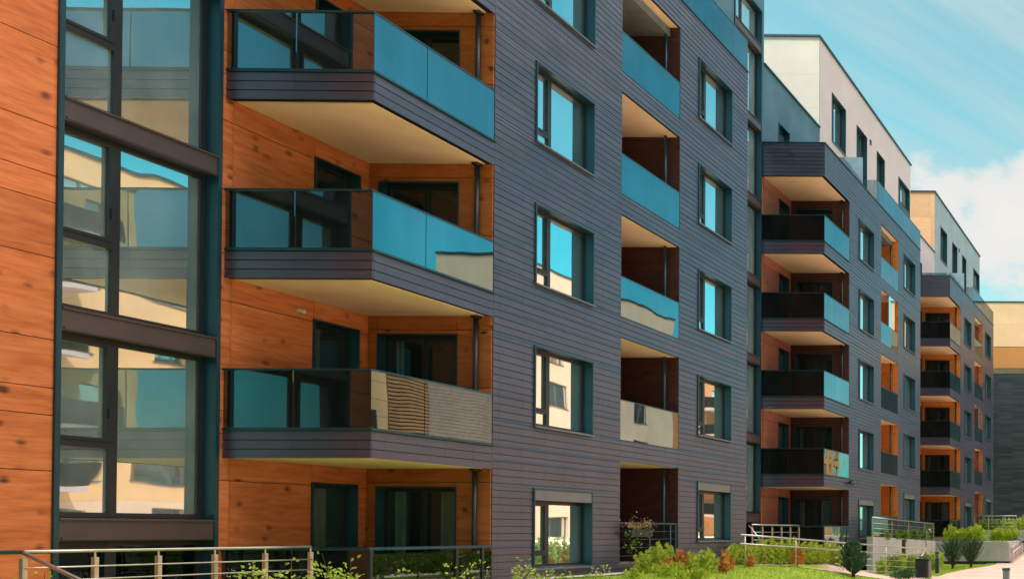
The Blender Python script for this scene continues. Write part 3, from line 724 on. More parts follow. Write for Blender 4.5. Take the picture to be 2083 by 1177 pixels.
# ------------------------------------------------------------------ plants
def thuja_mesh(seed, h, rad, n, loose=.25, lw=.03):
    """upright plumes of flat leaf sprays"""
    g = random.Random(seed); s = MB(); npl = 17; per = max(8, n//npl)
    for q in range(npl):
        a = q*2.4+g.uniform(-.4, .4); r0 = rad*math.sqrt((q+.5)/npl)*g.uniform(.65, 1.0); hk = h*(1.02-.5*(r0/rad)**1.4)*g.uniform(.78, 1.05)
        b = Vector((r0*.5*math.cos(a), r0*.5*math.sin(a), .03)); tip = Vector((r0*1.15*math.cos(a)+g.uniform(-.04, .04), r0*1.15*math.sin(a)+g.uniform(-.04, .04), hk))
        ax = (tip-b).normalized()
        for w in range(per):
            t = .12+.88*(w+g.random())/per; c = b.lerp(tip, t); an0 = g.uniform(0, 6.283); pr = .16*rad/.36*(1-t)**.7*g.uniform(.2, 1)
            o_ = Vector((math.cos(an0), math.sin(an0), 0)); p = c+o_*pr
            out = (o_*(.75-.5*t)+ax*1.0+Vector((0, 0, g.uniform(-.1, .35)))).normalized()
            side = Vector((g.uniform(-1,1), g.uniform(-1,1), g.uniform(-.4,.4))).cross(out).normalized(); L = g.uniform(.075, .15)*(h/.9)**.5
            base = len(s.v); s.v.append(tuple(p))
            for j, an in enumerate((-58, -26, 0, 26, 58)):
                an = R(an+g.uniform(-9, 9)); dd = (out*math.cos(an)+side*math.sin(an)).normalized(); ll = L*(1-.32*abs(j-2)/2)*g.uniform(.8, 1.2)
                pp = dd.cross(out.cross(side)).normalized()*lw*.42
                m_ = p+dd*ll*.55; s.v += [tuple(m_-pp), tuple(p+dd*ll), tuple(m_+pp)]
                k = base+1+j*3; s.f.append((base, k, k+1, k+2)); s.m.append(0)
    return s
def mesh_obj(name, mb, mat, smooth=False):
    o = mb.build(name, mat, None, smooth); return o
def shrub_protos(kind, mat, seeds, h, rad, n, lw=.03):
    out = []
    for sd in seeds:
        mb = thuja_mesh(sd, h, rad, n, lw=lw); me = mb.build('tmp', mat).data
        o = [q for q in bpy.data.objects if q.data == me][0]; bpy.data.objects.remove(o); me.name = kind; out.append(me)
    st = MB(); st.tube([(0,0,-.1), (.01,.01,h*.4), (0,0,h*.85)], [.02, .015, .006], 6); o = st.build('tmp', M['bark']); sm = o.data; bpy.data.objects.remove(o); sm.name = 'stem'
    return out, sm
def place_shrub(name, protos, x, y, sc_, label, group=None, z=None, rz=None, sz=1., cat='shrub'):
    ms, stem = protos
    r = empty(name, (x, y, (hgt(x, y) if z is None else z)-.02), label, cat, group)
    r.rotation_euler = (rnd.uniform(-.06, .06), rnd.uniform(-.06, .06), rnd.uniform(0, 6.28) if rz is None else rz); r.scale = (sc_, sc_, sc_*sz)
    a = bpy.data.objects.new('foliage', rnd.choice(ms)); col.objects.link(a); a.parent = r
    b = bpy.data.objects.new('stem', stem); col.objects.link(b); b.parent = r
    return r
TH = shrub_protos('foliage', M['thuja'], (11, 12, 13, 14), .9, .36, 420)
TD = shrub_protos('foliage', M['thuja_dark'], (21, 22), .9, .42, 420)
TB = shrub_protos('foliage', M['thuja_brown'], (31, 32), .8, .24, 260)
LOW = shrub_protos('foliage', M['thuja'], (41, 42, 43), .62, .40, 330)
def px(pxl, Y):   # lateral position of a photo column at depth Y (layout helper for one-off positions)
    return math.tan(math.atan((pxl-2427)/1750)+R(1.468))*Y
# thujas by the ground-floor loggia, right to left
TLAB = [(1311, 21.3, .62, 'small green thuja under the flower box of the board block'), (1340, 21.6, .9, 'tall green thuja before the loggia railing of the board block'),
        (1404, 21.9, .62, 'green thuja just right of the brown thuja at the board block'), (1440, 22.3, .75, 'green thuja beneath the right ground floor window of the board block')]
for p, y, k, lb in TLAB: place_shrub('thuja_shrub', TH, px(p, y), y, k, lb)
place_shrub('thuja_shrub', TB, px(1385, 21.7), 21.7, .8, 'reddish brown dried thuja beside the loggia of the board block')
place_shrub('thuja_shrub', TB, px(1352, 21.0), 21.0, .55, 'small brown dried thuja low at the foot of the tall green thuja')
place_shrub('thuja_shrub', TB, px(1478, 22.9), 22.9, .8, 'orange brown thuja at the right end of the board block hedge')
place_shrub('thuja_shrub', TB, px(1452, 20.0), 20.0, .55, 'amber dried thuja low at the lower picture edge')
for j in range(26):
    y = 18.4+rnd.uniform(0, 4.2); p = 1275+ (j*10.5) % 270+rnd.uniform(-8, 8)
    x = px(p, y)
    if x < -12.9: x = -12.9+rnd.uniform(0, .3)
    place_shrub('low_thuja', LOW, x, y, rnd.uniform(.42, .62), 'low bright green thuja in the bed below the board block windows', 'low thujas of the front bed')
# hedge before the second block
for j in range(18):
    t = j/17; p = 1490+t*222; y = 26.0+t*4.0+rnd.uniform(-.3, .3)
    place_shrub('hedge_thuja', TH, max(-13.1, px(p, y)), y, rnd.uniform(.66, .95), 'green thuja of the hedge row under the ramp railing', 'hedge row under the ramp railing')
place_shrub('thuja_shrub', TB, px(1622, 27.4), 27.4, .85, 'orange brown thuja standing in the middle of the green hedge row')
place_shrub('thuja_shrub', TB, px(1526, 25.0), 25.0, .55, 'yellowish brown thuja at the left end of the hedge row')
# shrubs in front of and on the retaining walls
for j, (p, y) in enumerate(((1788, 35.6), (1806, 36.2), (1822, 36.9), (1840, 37.4), (1856, 37.9), (1872, 38.4), (1890, 39.0), (1901, 39.6))):
    place_shrub('wall_shrub', TH if j > 5 else TD if j % 2 else TH, px(p, y)+.15, y, rnd.uniform(.8, 1.05), 'green shrub planted along the foot of the long concrete wall', 'shrubs along the foot of the concrete wall')
for j in range(9):
    p = 1928+j*8; place_shrub('terrace_shrub', TH, px(p, 50.5+rnd.uniform(-.8, .8)), 50.5, rnd.uniform(.9, 1.2), 'yellow green shrub growing in the raised bed behind the wall corner', 'shrubs in the raised bed', z=1.15)
for j in range(6):
    p = 2020+j*9.5; place_shrub('rounded_shrub', TH, px(p, 53.), 53.+rnd.uniform(-.5, .5), rnd.uniform(.95, 1.1), 'rounded green shrub before the rear concrete wall', 'rounded shrubs before the rear wall', z=1.15)
for j, (p, y) in enumerate(((1800, 38.5), (1822, 40), (1843, 41.2), (1864, 43), (1882, 44.5))):
    place_shrub('terrace_plant', TD, max(-13.2, px(p, y)), y, .62, 'dark green plant behind the glass of the second block terrace', 'plants behind the terrace glass', z=1.35)
for j in range(5):
    p = 2000+j*14; place_shrub('bed_shrub', TD if j < 3 else TH, px(p, 59), 59, 1.1, 'green shrub behind the wire railing of the farthest block', 'shrubs behind the far railing', z=1.75)
place_shrub('thuja_shrub', TH, px(2080, 57), 57, 1.3, 'light green shrub at the right edge beyond the far railing', z=1.7)

BIG = shrub_protos('foliage', M['thuja_dark'], (61, 62), 1.3, .75, 520)
for j in range(30):
    place_shrub('courtyard_shrub', BIG, 2.6+rnd.uniform(-.6, .6), 22+j*1.0, rnd.uniform(1.05, 1.4), 'dark green shrub across the path mirrored in the ground floor glass', 'shrubs across the path', z=0)
# pines
def pine(name, x, y, h, label, seed, spread=.45, n=90, leader=True, kind='tree'):
    g = random.Random(seed); z0 = hgt(x, y)-.03
    r = empty(name, (x, y, z0), label, kind)
    t = MB(); t.tube([(x, y, z0), (x+.02, y, z0+h*.4), (x, y+.01, z0+h*.92)], [.05*h, .035*h, .012*h], 8)
    tips = []
    for q in range(n):
        tt = .1+.88*q/n; a = q*2.4+g.uniform(-.4, .4); L = spread*h*(1-.8*tt+.12)*(.55+.55*g.random())
        if tt < .22: L *= .75
        b = Vector((x, y, z0+h*tt*.85)); e_ = b+Vector((math.cos(a)*L, math.sin(a)*L, L*(.75 if leader else 1.25)+.06*h)); m_ = (b+e_)/2+Vector((0,0,-.03*h))
        t.tube([b, m_, e_], [.014*h, .01*h, .006*h], 5, cap=False); tips.append((b, m_, e_))
    if leader: tips.append((Vector((x, y, z0+h*.75)), Vector((x, y, z0+h*.9)), Vector((x+.01, y, z0+h*1.02))))
    t.build('trunk', M['bark'], r, True)
    f = MB()
    for b, m_, e_ in tips:
        for seg in range(11):
            u = .35+.65*(seg+g.random())/11; p = m_.lerp(e_, (u-.5)*2) if u > .5 else b.lerp(m_, u*2); d = (e_-m_).normalized()
            base = len(f.v)
            for w in range(13):
                v_ = (d*g.uniform(.4, 1.0)+Vector((g.uniform(-1,1), g.uniform(-1,1), g.uniform(-.5,1.1)))*.95).normalized()*h*g.uniform(.05, .11)*(1 if leader else .72)
                sd = v_.cross(Vector((g.uniform(-1,1), g.uniform(-1,1), .3))).normalized()*.0085*h
                k = len(f.v); f.v += [tuple(p-sd), tuple(p+sd), tuple(p+v_)]; f.f.append((k, k+1, k+2)); f.m.append(0)
    f.build('crown', M['pine'], r); return r
pine('pine_tree', px(1736, 28.6), 28.6, 1.22, 'small dark pine standing on the lawn in front of the ramp railing', 5, .42, 84)
pine('pine_shrub', px(1938, 40.5), 40.5, 1.25, 'bushy dark pine before the wall corner, left one of the pair', 6, .62, 74, False, 'shrub')
pine('pine_shrub', px(1975, 42.2), 42.2, 1.3, 'spreading dark pine before the wall corner, right one of the pair', 8, .62, 74, False, 'shrub')
place_shrub('low_juniper', shrub_protos('foliage', M['pine'], (51,), .5, .62, 520), px(1838, 31.2), 31.2, .85, 'low dark green juniper on the lawn left of the litter bin')

# foreground leafy sprigs
def sprig(x, y, z0, h, label, seed, bushy=0):
    g = random.Random(seed); r = empty('leafy_plant', (x, y, z0), label, 'plant', 'young plants along the left railing')
    s = MB(); pts = [Vector((x, y, z0))]
    for q in range(1, 6): pts.append(Vector((x+g.uniform(-.015, .015)*q, y, z0+h*q/5)))
    s.tube(pts, [.008, .007, .006, .005, .004, .002], 6); s.build('stem', M['bark'], r, True)
    f = MB()
    def leaf(p, d, L):
        sd = d.cross(Vector((g.uniform(-1,1), g.uniform(-1,1), g.uniform(-1,1)))).normalized(); nrm = d.cross(sd)*.12*L
        P = [p, p+d*L*.35+sd*L*.24, p+d*L*.7+sd*L*.19+nrm, p+d*L, p+d*L*.7-sd*L*.19+nrm, p+d*L*.35-sd*L*.24]; f.poly(P)
    for q in range(int(h/.035)):
        t = .12+.86*g.random(); a = g.uniform(0, 6.28); p = pts[0].lerp(pts[-1], t)
        d = Vector((math.cos(a), math.sin(a)*.6, g.uniform(.1, .8))).normalized(); tw = g.uniform(.03, .09)
        e_ = p+d*tw
        for w in range(2): leaf(e_, (d+Vector((g.uniform(-.7,.7), g.uniform(-.7,.7), g.uniform(-.2,.7)))).normalized(), g.uniform(.035, .065))
    for q in range(bushy):
        a = g.uniform(0, 6.28); rr = .16*math.sqrt(g.random()); p = Vector((x+rr*math.cos(a), y+rr*math.sin(a), z0+h*g.uniform(.55, .92)*(1-rr*.6)))
        leaf(p, Vector((math.cos(a)*.8, math.sin(a)*.8, g.uniform(.1, 1))).normalized(), g.uniform(.04, .08))
    f.build('foliage', M['leafy'], r); return r
SP = [(76, 9.9, 1.29, 0), (457, 12.4, 1.25, 0), (503, 12.4, 1.36, 110), (554, 12.5, 1.17, 70), (590, 12.7, 1.34, 110), (652, 13.0, 1.42, 120), (700, 13.2, 1.36, 60),
      (812, 14.0, 1.18, 0), (912, 14.6, 1.22, 0), (948, 14.9, 1.17, 0), (973, 15.2, 1.23, 0), (1060, 16.0, 1.26, 150), (1105, 17.4, 1.03, 150), (1145, 17.6, .98, 120), (1205, 18.2, 1.0, 120), (1225, 18.4, 1.03, 0), (95, 9.6, 1.26, 60), (30, 9.3, 1.24, 0)]
for j, (p, y, zt, bs) in enumerate(SP):
    sprig(px(p, y)+.05, y, .1, zt-.1, 'young leafy plant rising at the lower picture edge by the railing', 100+j, bs)

# flower box on the loggia railing
yb = 21.65; r = empty('flower_box', (XF+.1, yb, 1.4), 'hanging flower box of mixed red and brown blooms on the loggia railing', 'flower box')
s = MB(); s.box(XF+.02, XF+.22, yb-.42, yb+.42, 1.62, 1.8); s.build('planter', M['plinth'], r)
g = random.Random(9)
def leafbunch(n, fn, L0, L1):
    s = MB()
    for q in range(n):
        p = fn(); d = Vector((g.uniform(-1,1), g.uniform(-1,1), g.uniform(-.5,1))).normalized(); sd = d.cross(Vector((g.uniform(-1,1), g.uniform(-1,1), g.uniform(-1,1)))).normalized(); L = g.uniform(L0, L1)
        s.poly([p, p+d*L*.5+sd*L*.33, p+d*L, p+d*L*.5-sd*L*.33])
    return s
def ftop():
    a = g.choice([(-.38, .12, .2), (.02, .26, .3), (.25, .2, .16), (-.15, .2, .1)]); return Vector((XF+.13+g.gauss(0, .10), yb+a[0]+g.gauss(0, a[1]*.6), 1.84+abs(g.gauss(0, .5))*a[2]))
def ftrail():
    yy = g.choice([-.42, -.3, -.2, -.05, .2]); return Vector((XF+.17+g.gauss(0, .07), yb+yy+g.gauss(0, .07), 1.82-abs(g.gauss(0, .36))*(1 if yy < 0 else .4)))
leafbunch(330, ftop, .03, .075).build('foliage', M['petal'], r)  # the blooms of the box, made of loose petals
leafbunch(230, ftrail, .03, .07).build('trailing_foliage', M['thuja_dark'], r)

# ------------------------------------------------------------------ railings, walls, street furniture
def rail_run(name, loc, posts, zf, label, top=1.05, mids=(.35, .58, .81), glass=None, cat='railing', stair=None, tr=.024):
    """posts : list of (x, y) ; zf(x, y) : foot height"""
    r = empty(name, loc, label, cat)
    for (x, y) in posts:
        s = MB(); z = zf(x, y); s.box(x-.022, x+.022, y-.022, y+.022, z-.1, z+top-.08); s.tube([(x, y, z+top-.09), (x, y, z+top)], .01, 6); s.build('post', M['steel_warm'], r)
    s = MB(); s.tube([(x, y, zf(x, y)+top) for x, y in posts], tr, 10); s.build('top_rail', M['steel'], r, True)
    for m_ in mids:
        s = MB(); s.tube([(x+.03, y, zf(x, y)+m_) for x, y in posts], .01, 6); s.build('mid_rail', M['steel'], r, True)
    if glass:
        for (xa, ya), (xb, yb_) in zip(posts, posts[1:]):
            s = MB(); s.bar((xa, ya, zf(xa, ya)+.5), (xb, yb_, zf(xb, yb_)+.5), .012, .85); s.build('glass_panel', M['clear_glass'], r)
    return r
r = rail_run('metal_railing', (XF, 11.6, .43), [(XF, 10.32+.666*q) for q in range(6)], lambda x, y: .43, 'stainless railing with thin mid rails along the left edge terrace', top=1.075, mids=(.41, .57, .727, .885), tr=.02)
s = MB(); s.tube([(XF+.03, 10.3, 1.49), (XF+.635, 10.3, 1.19), (XF+1.5, 10.3, .76)], .022, 8); s.build('stair_rail', M['steel'], r, True)
s = MB(); s.tube([(XF, 10.3, 1.505), (XF, 8.2, 1.505)], .02, 8); s.build('dark_rail', M['metal'], r, True)
r = rail_run('metal_railing', (XF, 29, .93), [(XF, 27.67+.686*q) for q in range(6)], lambda x, y: .93, 'stainless railing at the terrace corner between the two board blocks', top=1.04, mids=(.3, .55, .8))
s = MB(); s.tube([(XF+.02, 27.4, 1.95), (XF+.5, 27.4, 1.35)], .02, 8); s.build('stair_rail', M['steel'], r, True)
# long ramp railing that ends in a loop by the bin
A, B = Vector((-12.4, 25.1, 0)), Vector((-9.65, 33.4, 0))
def rz(t): return .58*(1-t)+.06
r = empty('ramp_railing', (-11.4, 30, .3), 'long sloping stainless handrail with a looped end beside the litter bin', 'railing')
top = [];low = []
for q in range(9):
    t = q/8; P = A.lerp(B, t); top.append(Vector((P.x, P.y, rz(t)+1.02))); low.append(Vector((P.x, P.y, rz(t)+.76)))
d = (B-A).normalized(); e_ = top[-1]; l_ = low[-1]
loop = top+[e_+d*.12+Vector((0,0,-.02)), e_+d*.19+Vector((0,0,-.09)), e_+d*.19+Vector((0,0,-.2)), l_+d*.10+Vector((0,0,0))]+[l_]
s = MB(); s.tube(loop, .027, 10); s.tube(low, .025, 10); s.build('handrail', M['steel'], r, True)
for q, zz in enumerate((.52, .3, .1)):
    s = MB(); s.tube([(A.lerp(B, t).x, A.lerp(B, t).y, rz(t)+zz) for t in (.45 if zz > .2 else .6, .7, .9, 1.02)], .012, 6); s.build('mid_rail', M['steel'], r, True)
for t in (.02, .25, .5, .76, .98):
    P = A.lerp(B, t); s = MB(); s.tube([(P.x, P.y, hgt(P.x, P.y)-.05), (P.x, P.y, rz(t)+1.0)], .02, 8); s.build('post', M['steel_warm'], r, True)

def wallbox(name, x0, y0, x1, y1, za, zb, th, label, foot=0, root_z=0):
    """concrete wall between two plan points, top height za -> zb"""
    r = empty(name, ((x0+x1)/2, (y0+y1)/2, 0), label, 'wall')
    d = Vector((x1-x0, y1-y0, 0)).normalized(); n = Vector((-d.y, d.x, 0))*th
    s = MB(); L = math.hypot(x1-x0, y1-y0); k = max(1, int(L/2.4)); g = .008
    for q in range(k):
        t0, t1 = q/k, (q+1)/k; p0 = Vector((x0, y0, 0)).lerp(Vector((x1, y1, 0)), t0); p1 = Vector((x0, y0, 0)).lerp(Vector((x1, y1, 0)), t1)-d*g
        z0, z1 = za+(zb-za)*t0, za+(zb-za)*t1; f = foot
        s.hexa([(p0.x, p0.y, f), (p1.x, p1.y, f), (p1.x+n.x, p1.y+n.y, f), (p0.x+n.x, p0.y+n.y, f), (p0.x, p0.y, z0), (p1.x, p1.y, z1), (p1.x+n.x, p1.y+n.y, z1), (p0.x+n.x, p0.y+n.y, z0)])
    s.build('wall', M['concrete'], r)
    if foot > 0:
        s = MB(); p0 = Vector((x0, y0, 0))+n*.1; p1 = Vector((x1, y1, 0))+n*.1; s.hexa([(p0.x, p0.y, -.3), (p1.x, p1.y, -.3), (p1.x+n.x*.8, p1.y+n.y*.8, -.3), (p0.x+n.x*.8, p0.y+n.y*.8, -.3), (p0.x, p0.y, foot), (p1.x, p1.y, foot), (p1.x+n.x*.8, p1.y+n.y*.8, foot), (p0.x+n.x*.8, p0.y+n.y*.8, foot)])
        s.build('plinth', M['plinth'], r)
    return r
wallbox('retaining_wall', -12.6, 36.7, -12.6, 46.4, 1.545, 1.26, .25, 'long concrete retaining wall in front of the second board block', -.3)
wallbox('retaining_wall', -12.8, 46.5, -8.6, 46.0, 1.25, 1.2, .25, 'concrete wall end facing the viewer with dark plinth at the path corner', .18)
wallbox('retaining_wall', -8.6, 46.3, -8.6, 58, 1.2, 1.4, .25, 'concrete wall side running back along the stair railing', .0)
wallbox('retaining_wall', -12.9, 56, -8.4, 56, 1.88, 1.88, .25, 'rear concrete wall below the far wire railing', -.2)
s = MB(); s.poly([(-13.28, 36.9, 1.30), (-12.8, 36.9, 1.30), (-12.8, 46.5, 1.12), (-13.28, 46.5, 1.12)]); s.poly([(-15.6, 46.5, 1.12), (-8.8, 46.5, 1.1), (-8.8, 56.0, 1.15), (-15.6, 56, 1.15)]); s.poly([(-15.6, 56.2, 1.7), (-8.6, 56.2, 1.7), (-8.6, 83.9, 1.7), (-15.6, 83.9, 1.7)])
o = s.build('raised_bed_soil', M['turf']); o['kind'] = 'structure'
rail_run('terrace_railing', (-12.65, 41.5, 1.4), [(-12.68, 36.85), (-12.68, 39.4), (-12.68, 41.9), (-12.68, 44.6), (-12.68, 46.3)], lambda x, y: 1.5-.02*(y-36.8), 'glass and wire terrace railing on the long concrete wall', top=.86, mids=(.2, .4, .62), glass=True)
rail_run('terrace_railing', (-11.4, 56.1, 1.9), [(px(1982, 56.1), 56.1), (px(2011, 56.1), 56.1), (px(2040, 56.1), 56.1), (px(2068, 56.1), 56.1)], lambda x, y: 1.9, 'wire railing on the rear concrete wall of the farthest block', top=.88, mids=(.2, .42, .64))
r = empty('stair_railing', (-8.45, 49, .5), 'sloping stair railing beside the path at the right picture edge', 'railing')
za = lambda y: (y-45.9)*.115
s = MB(); s.tube([(-8.45, 45.95, .62), (-8.45, 45.9, .9), (-8.45, 54, .9+za(54))], .03, 8); s.tube([(-8.45, 46.0, .62), (-8.45, 54, .62+za(54))], .024, 8); s.build('handrail', M['steel'], r, True)
for q in range(10):
    y = 46.2+.85*q; s = MB(); s.box(-8.47, -8.43, y-.02, y+.02, za(y)-.1, za(y)+.9); s.build('post', M['steel_warm'], r)
s = MB(); s.bar((-8.45, 45.9, .08), (-8.45, 54, .08+za(54)), .06, .14); s.build('stringer', M['steel_warm'], r)
# curved hoop rail, wooden post, dark dome
r = MB(); r.tube([(px(1884, 44), 44, 1.0), (px(1884, 44), 44, 1.75), (px(1886.5, 44), 44, 1.86), (px(1891, 44), 44, 1.86), (px(1894, 44), 44, 1.74)], .03, 8)
tag(r.build('metal_hoop', M['steel'], None, True), 'small curved metal hoop on the terrace near the wire railing end', 'hoop')
r = MB(); r.box(px(1836, 37.2)-.0, px(1836, 37.2)+.13, 37.1, 37.23, -.1, 1.42); tag(r.build('wooden_post', M['bark'], None, bevel=.01), 'short brown post standing against the long concrete wall', 'post')
r = MB(); c = Vector((px(2073, 49.5), 49.5, 1.1)); n_ = 14
for a in range(6):
    for b in range(n_):
        def sp(i_, j_): 
            th = math.pi/2*i_/6; ph = 2*math.pi*j_/n_; return c+Vector((.42*math.cos(th)*math.cos(ph), .42*math.cos(th)*math.sin(ph), .36*math.sin(th)))
        r.poly([sp(a, b), sp(a, b+1), sp(a+1, b+1), sp(a+1, b)])
tag(r.build('garden_cover', M['frame'], None, True), 'dark rounded cover in the raised bed by the stair railing', 'cover')
def bollard(x, y, label, h=.9):
    r = empty('bollard_light', (x, y, hgt(x, y)), label, 'bollard light', 'bollard lights along the path'); z = hgt(x, y)
    s = MB(); s.box(x-.075, x+.075, y-.075, y+.075, z-.1, z+h-.26); s.build('column', M['metal'], r, bevel=.006)
    s = MB(); s.box(x-.066, x+.066, y-.066, y+.066, z+h-.258, z+h-.06); s.build('lens', M['trim'], r)
    s = MB(); s.box(x-.08, x+.08, y-.08, y+.08, z+h-.058, z+h); s.build('cap', M['metal'], r, bevel=.006)
bollard(px(1907, 35.9), 35.9, 'dark bollard light on the lawn edge between bin and pines')
bollard(px(2047, 19.6), 19.6, 'dark bollard light on the path at the lower right picture edge')
x, y = px(1879, 32.3), 32.3; z = hgt(x, y)
r = empty('litter_bin', (x, y, z), 'dark rounded top litter bin at the end of the ramp railing', 'bin')
s = MB(); s.box(x-.26, x+.17, y-.2, y+.2, z-.05, z+.68); s.build('body', M['frame'], r, bevel=.03)
s = MB(); s.box(x+.172, x+.24, y-.19, y+.19, z-.05, z+.66); s.build('side_panel', M['metal_mauve'], r, bevel=.01)
s = MB(); s.box(x-.27, x+.25, y-.21, y+.21, z+.682, z+.74); s.build('lid', M['frame'], r, bevel=.02)

# ------------------------------------------------------------------ things on balconies
x0, y0, z0 = -14.55, 15.35, .43+2*H+.0
r = empty('drying_rack', (x0, y0, z0), 'folding laundry rack behind the dark glass of the middle corner balcony', 'rack')
s = MB()
for sx in (-.28, .28):
    s.bar((x0+sx, y0-.2, z0), (x0+sx, y0+.2, z0+.9), .02); s.bar((x0+sx, y0+.2, z0), (x0+sx, y0-.2, z0+.9), .02)
s.build('legs', M['metal'], r)
s = MB()
for q in range(9): s.tube([(x0-.28+.07*q, y0-.25, z0+.9), (x0-.28+.07*q, y0+.25, z0+.9)], .005, 5)
for yy in (-.25, 0, .25): s.tube([(x0-.3, y0+yy, z0+.9), (x0+.3, y0+yy, z0+.9)], .008, 5)
s.build('wire_top', M['steel'], r)
def chair(x, y, z, label):
    r = empty('garden_chair', (x, y, z), label, 'chair')
    s = MB(); s.box(x-.27, x+.27, y-.25, y+.25, z+.36, z+.42); s.build('seat', M['frame'], r, bevel=.015)
    s = MB(); s.hexa([(x-.27, y+.22, z+.42), (x+.27, y+.22, z+.42), (x+.27, y+.27, z+.42), (x-.27, y+.27, z+.42), (x-.27, y+.36, z+.88), (x+.27, y+.36, z+.88), (x+.27, y+.41, z+.88), (x-.27, y+.41, z+.88)]); s.build('backrest', M['frame'], r)
    for a in (-.24, .24):
        for b in (-.22, .22):
            s = MB(); s.box(x+a-.02, x+a+.02, y+b-.02, y+b+.02, z, z+.36); s.build('leg', M['metal'], r)
chair(-15.2, 34.2, .93+3*H, 'dark garden chair behind the glass of an upper balcony on the second block')
chair(-15.1, 34.2, .93+2*H, 'dark garden chair behind the glass two balconies above the lawn on the second block')
s = MB(); s.tube([(-15.0, 33.7, .93+2*H), (-15.0, 33.7, .93+2*H+.24)], [.11, .15], 12); tag(s.build('flower_pot', M['screen_white'], None, True), 'pale round pot on a balcony floor of the second block', 'pot')

# ------------------------------------------------------------------ camera
f = 1750.; W = 2083.; cx, cy = 2426.92207, 1060.118635
yw, pt, rl = R(-1.46801576), R(0.69195627), R(0.1377666)
Rm = Matrix.Rotation(yw, 3, 'Z') @ Matrix.Rotation(pt, 3, 'X') @ Matrix.Rotation(rl, 3, 'Y')
right, fwd, up = Rm.col[0], Rm.col[1], Rm.col[2]
cd = bpy.data.cameras.new('camera'); cam = bpy.data.objects.new('camera', cd); col.objects.link(cam)
m4 = Matrix.Identity(4)
for i_ in range(3): m4[i_][0] = right[i_]; m4[i_][1] = up[i_]; m4[i_][2] = -fwd[i_]; m4[i_][3] = (0, 0, 1.7)[i_]
cam.matrix_world = m4
cd.sensor_fit = 'HORIZONTAL'; cd.sensor_width = 36; cd.lens = f*36/W; cd.shift_x = (W/2-cx)/W; cd.shift_y = (cy-1177/2)/W; cd.clip_start = .1; cd.clip_end = 4000
sc.camera = cam

# ------------------------------------------------------------------ light
EL, AZ = R(48), R(238)        # sun behind the viewer's left shoulder
sd = Vector((math.sin(AZ)*math.cos(EL), math.cos(AZ)*math.cos(EL), math.sin(EL)))
sl = bpy.data.lights.new('sun', 'SUN'); sl.energy = 4.6; sl.angle = R(.5); sl.color = (1, .94, .86)
so = bpy.data.objects.new('sun', sl); col.objects.link(so); so.rotation_euler = sd.to_track_quat('Z', 'Y').to_euler()

w = bpy.data.worlds.new('World'); sc.world = w; w.use_nodes = True; nt = w.node_tree; nt.nodes.clear()
sky = nt.nodes.new('ShaderNodeTexSky'); sky.sky_type = 'NISHITA'; sky.sun_disc = False; sky.sun_elevation = EL; sky.sun_rotation = AZ; sky.air_density = 1.; sky.dust_density = 1.5
tc = nt.nodes.new('ShaderNodeTexCoord'); D = tc.outputs['Generated']
sep = nt.nodes.new('ShaderNodeSeparateXYZ'); nt.links.new(D, sep.inputs[0])
tint = mixc(nt, 1., sky.outputs[0], (1.75, 2.7, 1.92), 'MULTIPLY')
gx = nt.nodes.new('ShaderNodeMapRange'); gx.interpolation_type = 'SMOOTHSTEP'; gx.inputs[1].default_value = .05; gx.inputs[2].default_value = .55; nt.links.new(sep.outputs[0], gx.inputs[0])
tint = mixc(nt, gx.outputs[0], tint, mixc(nt, 1., tint, (.13,.68,.80), 'MULTIPLY'))
# cirrus : streaky noise on a plane above
pl = nt.nodes.new('ShaderNodeVectorMath'); pl.operation = 'SCALE'; nt.links.new(D, pl.inputs[0])
nt.links.new(math_(nt, 'DIVIDE', 1., math_(nt, 'ADD', math_(nt, 'MAXIMUM', sep.outputs[2], 0.), .12)), pl.inputs['Scale'])
def pdir(x_, y_):
    d_ = right*((x_-cx)/f)+fwd-up*((y_-cy)/f); return d_.normalized()
def pln(d_): return Vector((d_.x, d_.y))/(max(d_.z, 0)+.12)
q_ = pln(pdir(2060, 230))-pln(pdir(1690, 10)); ang = math.atan2(q_.y, q_.x)
mr = nt.nodes.new('ShaderNodeMapping'); mr.inputs['Rotation'].default_value = (0, 0, -ang); nt.links.new(pl.outputs[0], mr.inputs['Vector'])
mpn = nt.nodes.new('ShaderNodeMapping'); mpn.inputs['Scale'].default_value = (.55, 3.4, .4); mpn.inputs['Location'].default_value = (3.1, 1.7, 0); nt.links.new(mr.outputs[0], mpn.inputs['Vector'])
n1 = noise(nt, mpn.outputs['Vector'], 1.5, 9, .62)
c1 = ramp(nt, [(.36, (0,0,0)), (.50, (.38,.38,.38)), (.68, (1,1,1))]); nt.links.new(n1, c1.inputs[0])
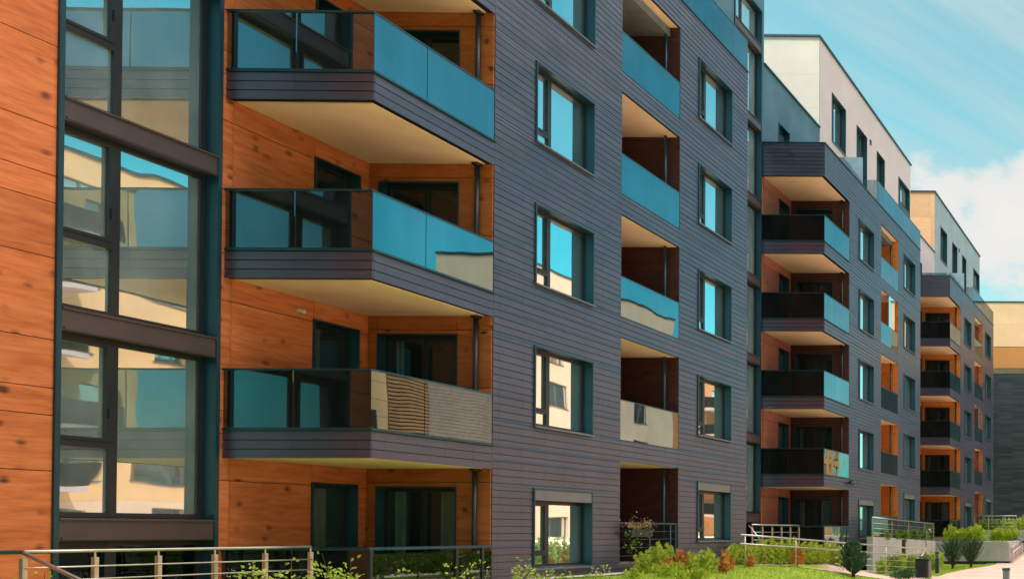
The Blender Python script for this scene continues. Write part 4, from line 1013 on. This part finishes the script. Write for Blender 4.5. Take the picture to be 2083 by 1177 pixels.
# cumulus bank low over the row
mp2 = nt.nodes.new('ShaderNodeMapping'); mp2.inputs['Scale'].default_value = (1., 1., 1.7); nt.links.new(D, mp2.inputs['Vector'])
n2 = noise(nt, mp2.outputs['Vector'], 6.5, 9, .58)
def bank(vec, rad, soft):
    v = Vector(vec).normalized(); q = nt.nodes.new('ShaderNodeVectorMath'); q.operation = 'DISTANCE'; nt.links.new(D, q.inputs[0]); q.inputs[1].default_value = v
    return math_(nt, 'SUBTRACT', 1., math_(nt, 'DIVIDE', q.outputs['Value'], rad))
def pdir(x_, y_): 
    d_ = right*((x_-cx)/f)+fwd-up*((y_-cy)/f); return d_.normalized()
bk = math_(nt, 'MAXIMUM', bank(pdir(2050, 462), .125, 0), math_(nt, 'MAXIMUM', bank(pdir(1905, 400), .085, 0), math_(nt, 'MAXIMUM', bank((.93, .35, .38), .38, 0), bank((-.5, -.8, .4), .5, 0))))
cm = math_(nt, 'ADD', math_(nt, 'MULTIPLY', bk, .75), math_(nt, 'MULTIPLY', math_(nt, 'SUBTRACT', n2, .5), 1.5))
fill_bk = math_(nt, 'MAXIMUM', bank((.28, .12, 1.), .86, 0), bank((-.62, -.45, .9), .3, 0))  # unseen bright banks overhead and sunward, added to lift the shade
ov_fill = ramp(nt, [(.14, (0,0,0)), (.40, (1,1,1))]); nt.links.new(math_(nt, 'ADD', fill_bk, math_(nt, 'MULTIPLY', math_(nt, 'SUBTRACT', n2, .5), 1.2)), ov_fill.inputs[0])
c2 = ramp(nt, [(.22, (0,0,0)), (.36, (.85,.85,.85)), (.6, (1,1,1))]); nt.links.new(cm, c2.inputs[0])
m1 = mixc(nt, math_(nt, 'MULTIPLY', c1.outputs[0], math_(nt, 'SUBTRACT', .92, math_(nt, 'MULTIPLY', gx.outputs[0], .72))), tint, (4.6, 6.0, 6.15))
m2 = mixc(nt, c2.outputs[0], m1, (7.4, 7.1, 6.8))
m2 = mixc(nt, ov_fill.outputs[0], m2, (47., 40., 36.5))
bg = nt.nodes.new('ShaderNodeBackground'); bg.inputs['Strength'].default_value = .12; nt.links.new(m2, bg.inputs[0])
wo = nt.nodes.new('ShaderNodeOutputWorld'); nt.links.new(bg.outputs[0], wo.inputs[0])

sc.view_settings.view_transform = 'Standard'; sc.view_settings.look = 'None'; sc.view_settings.exposure = 0; sc.view_settings.gamma = 1
sc.render.engine = 'CYCLES'
sc.cycles.max_bounces = 10; sc.cycles.diffuse_bounces = 4; sc.cycles.glossy_bounces = 5; sc.cycles.transparent_max_bounces = 12
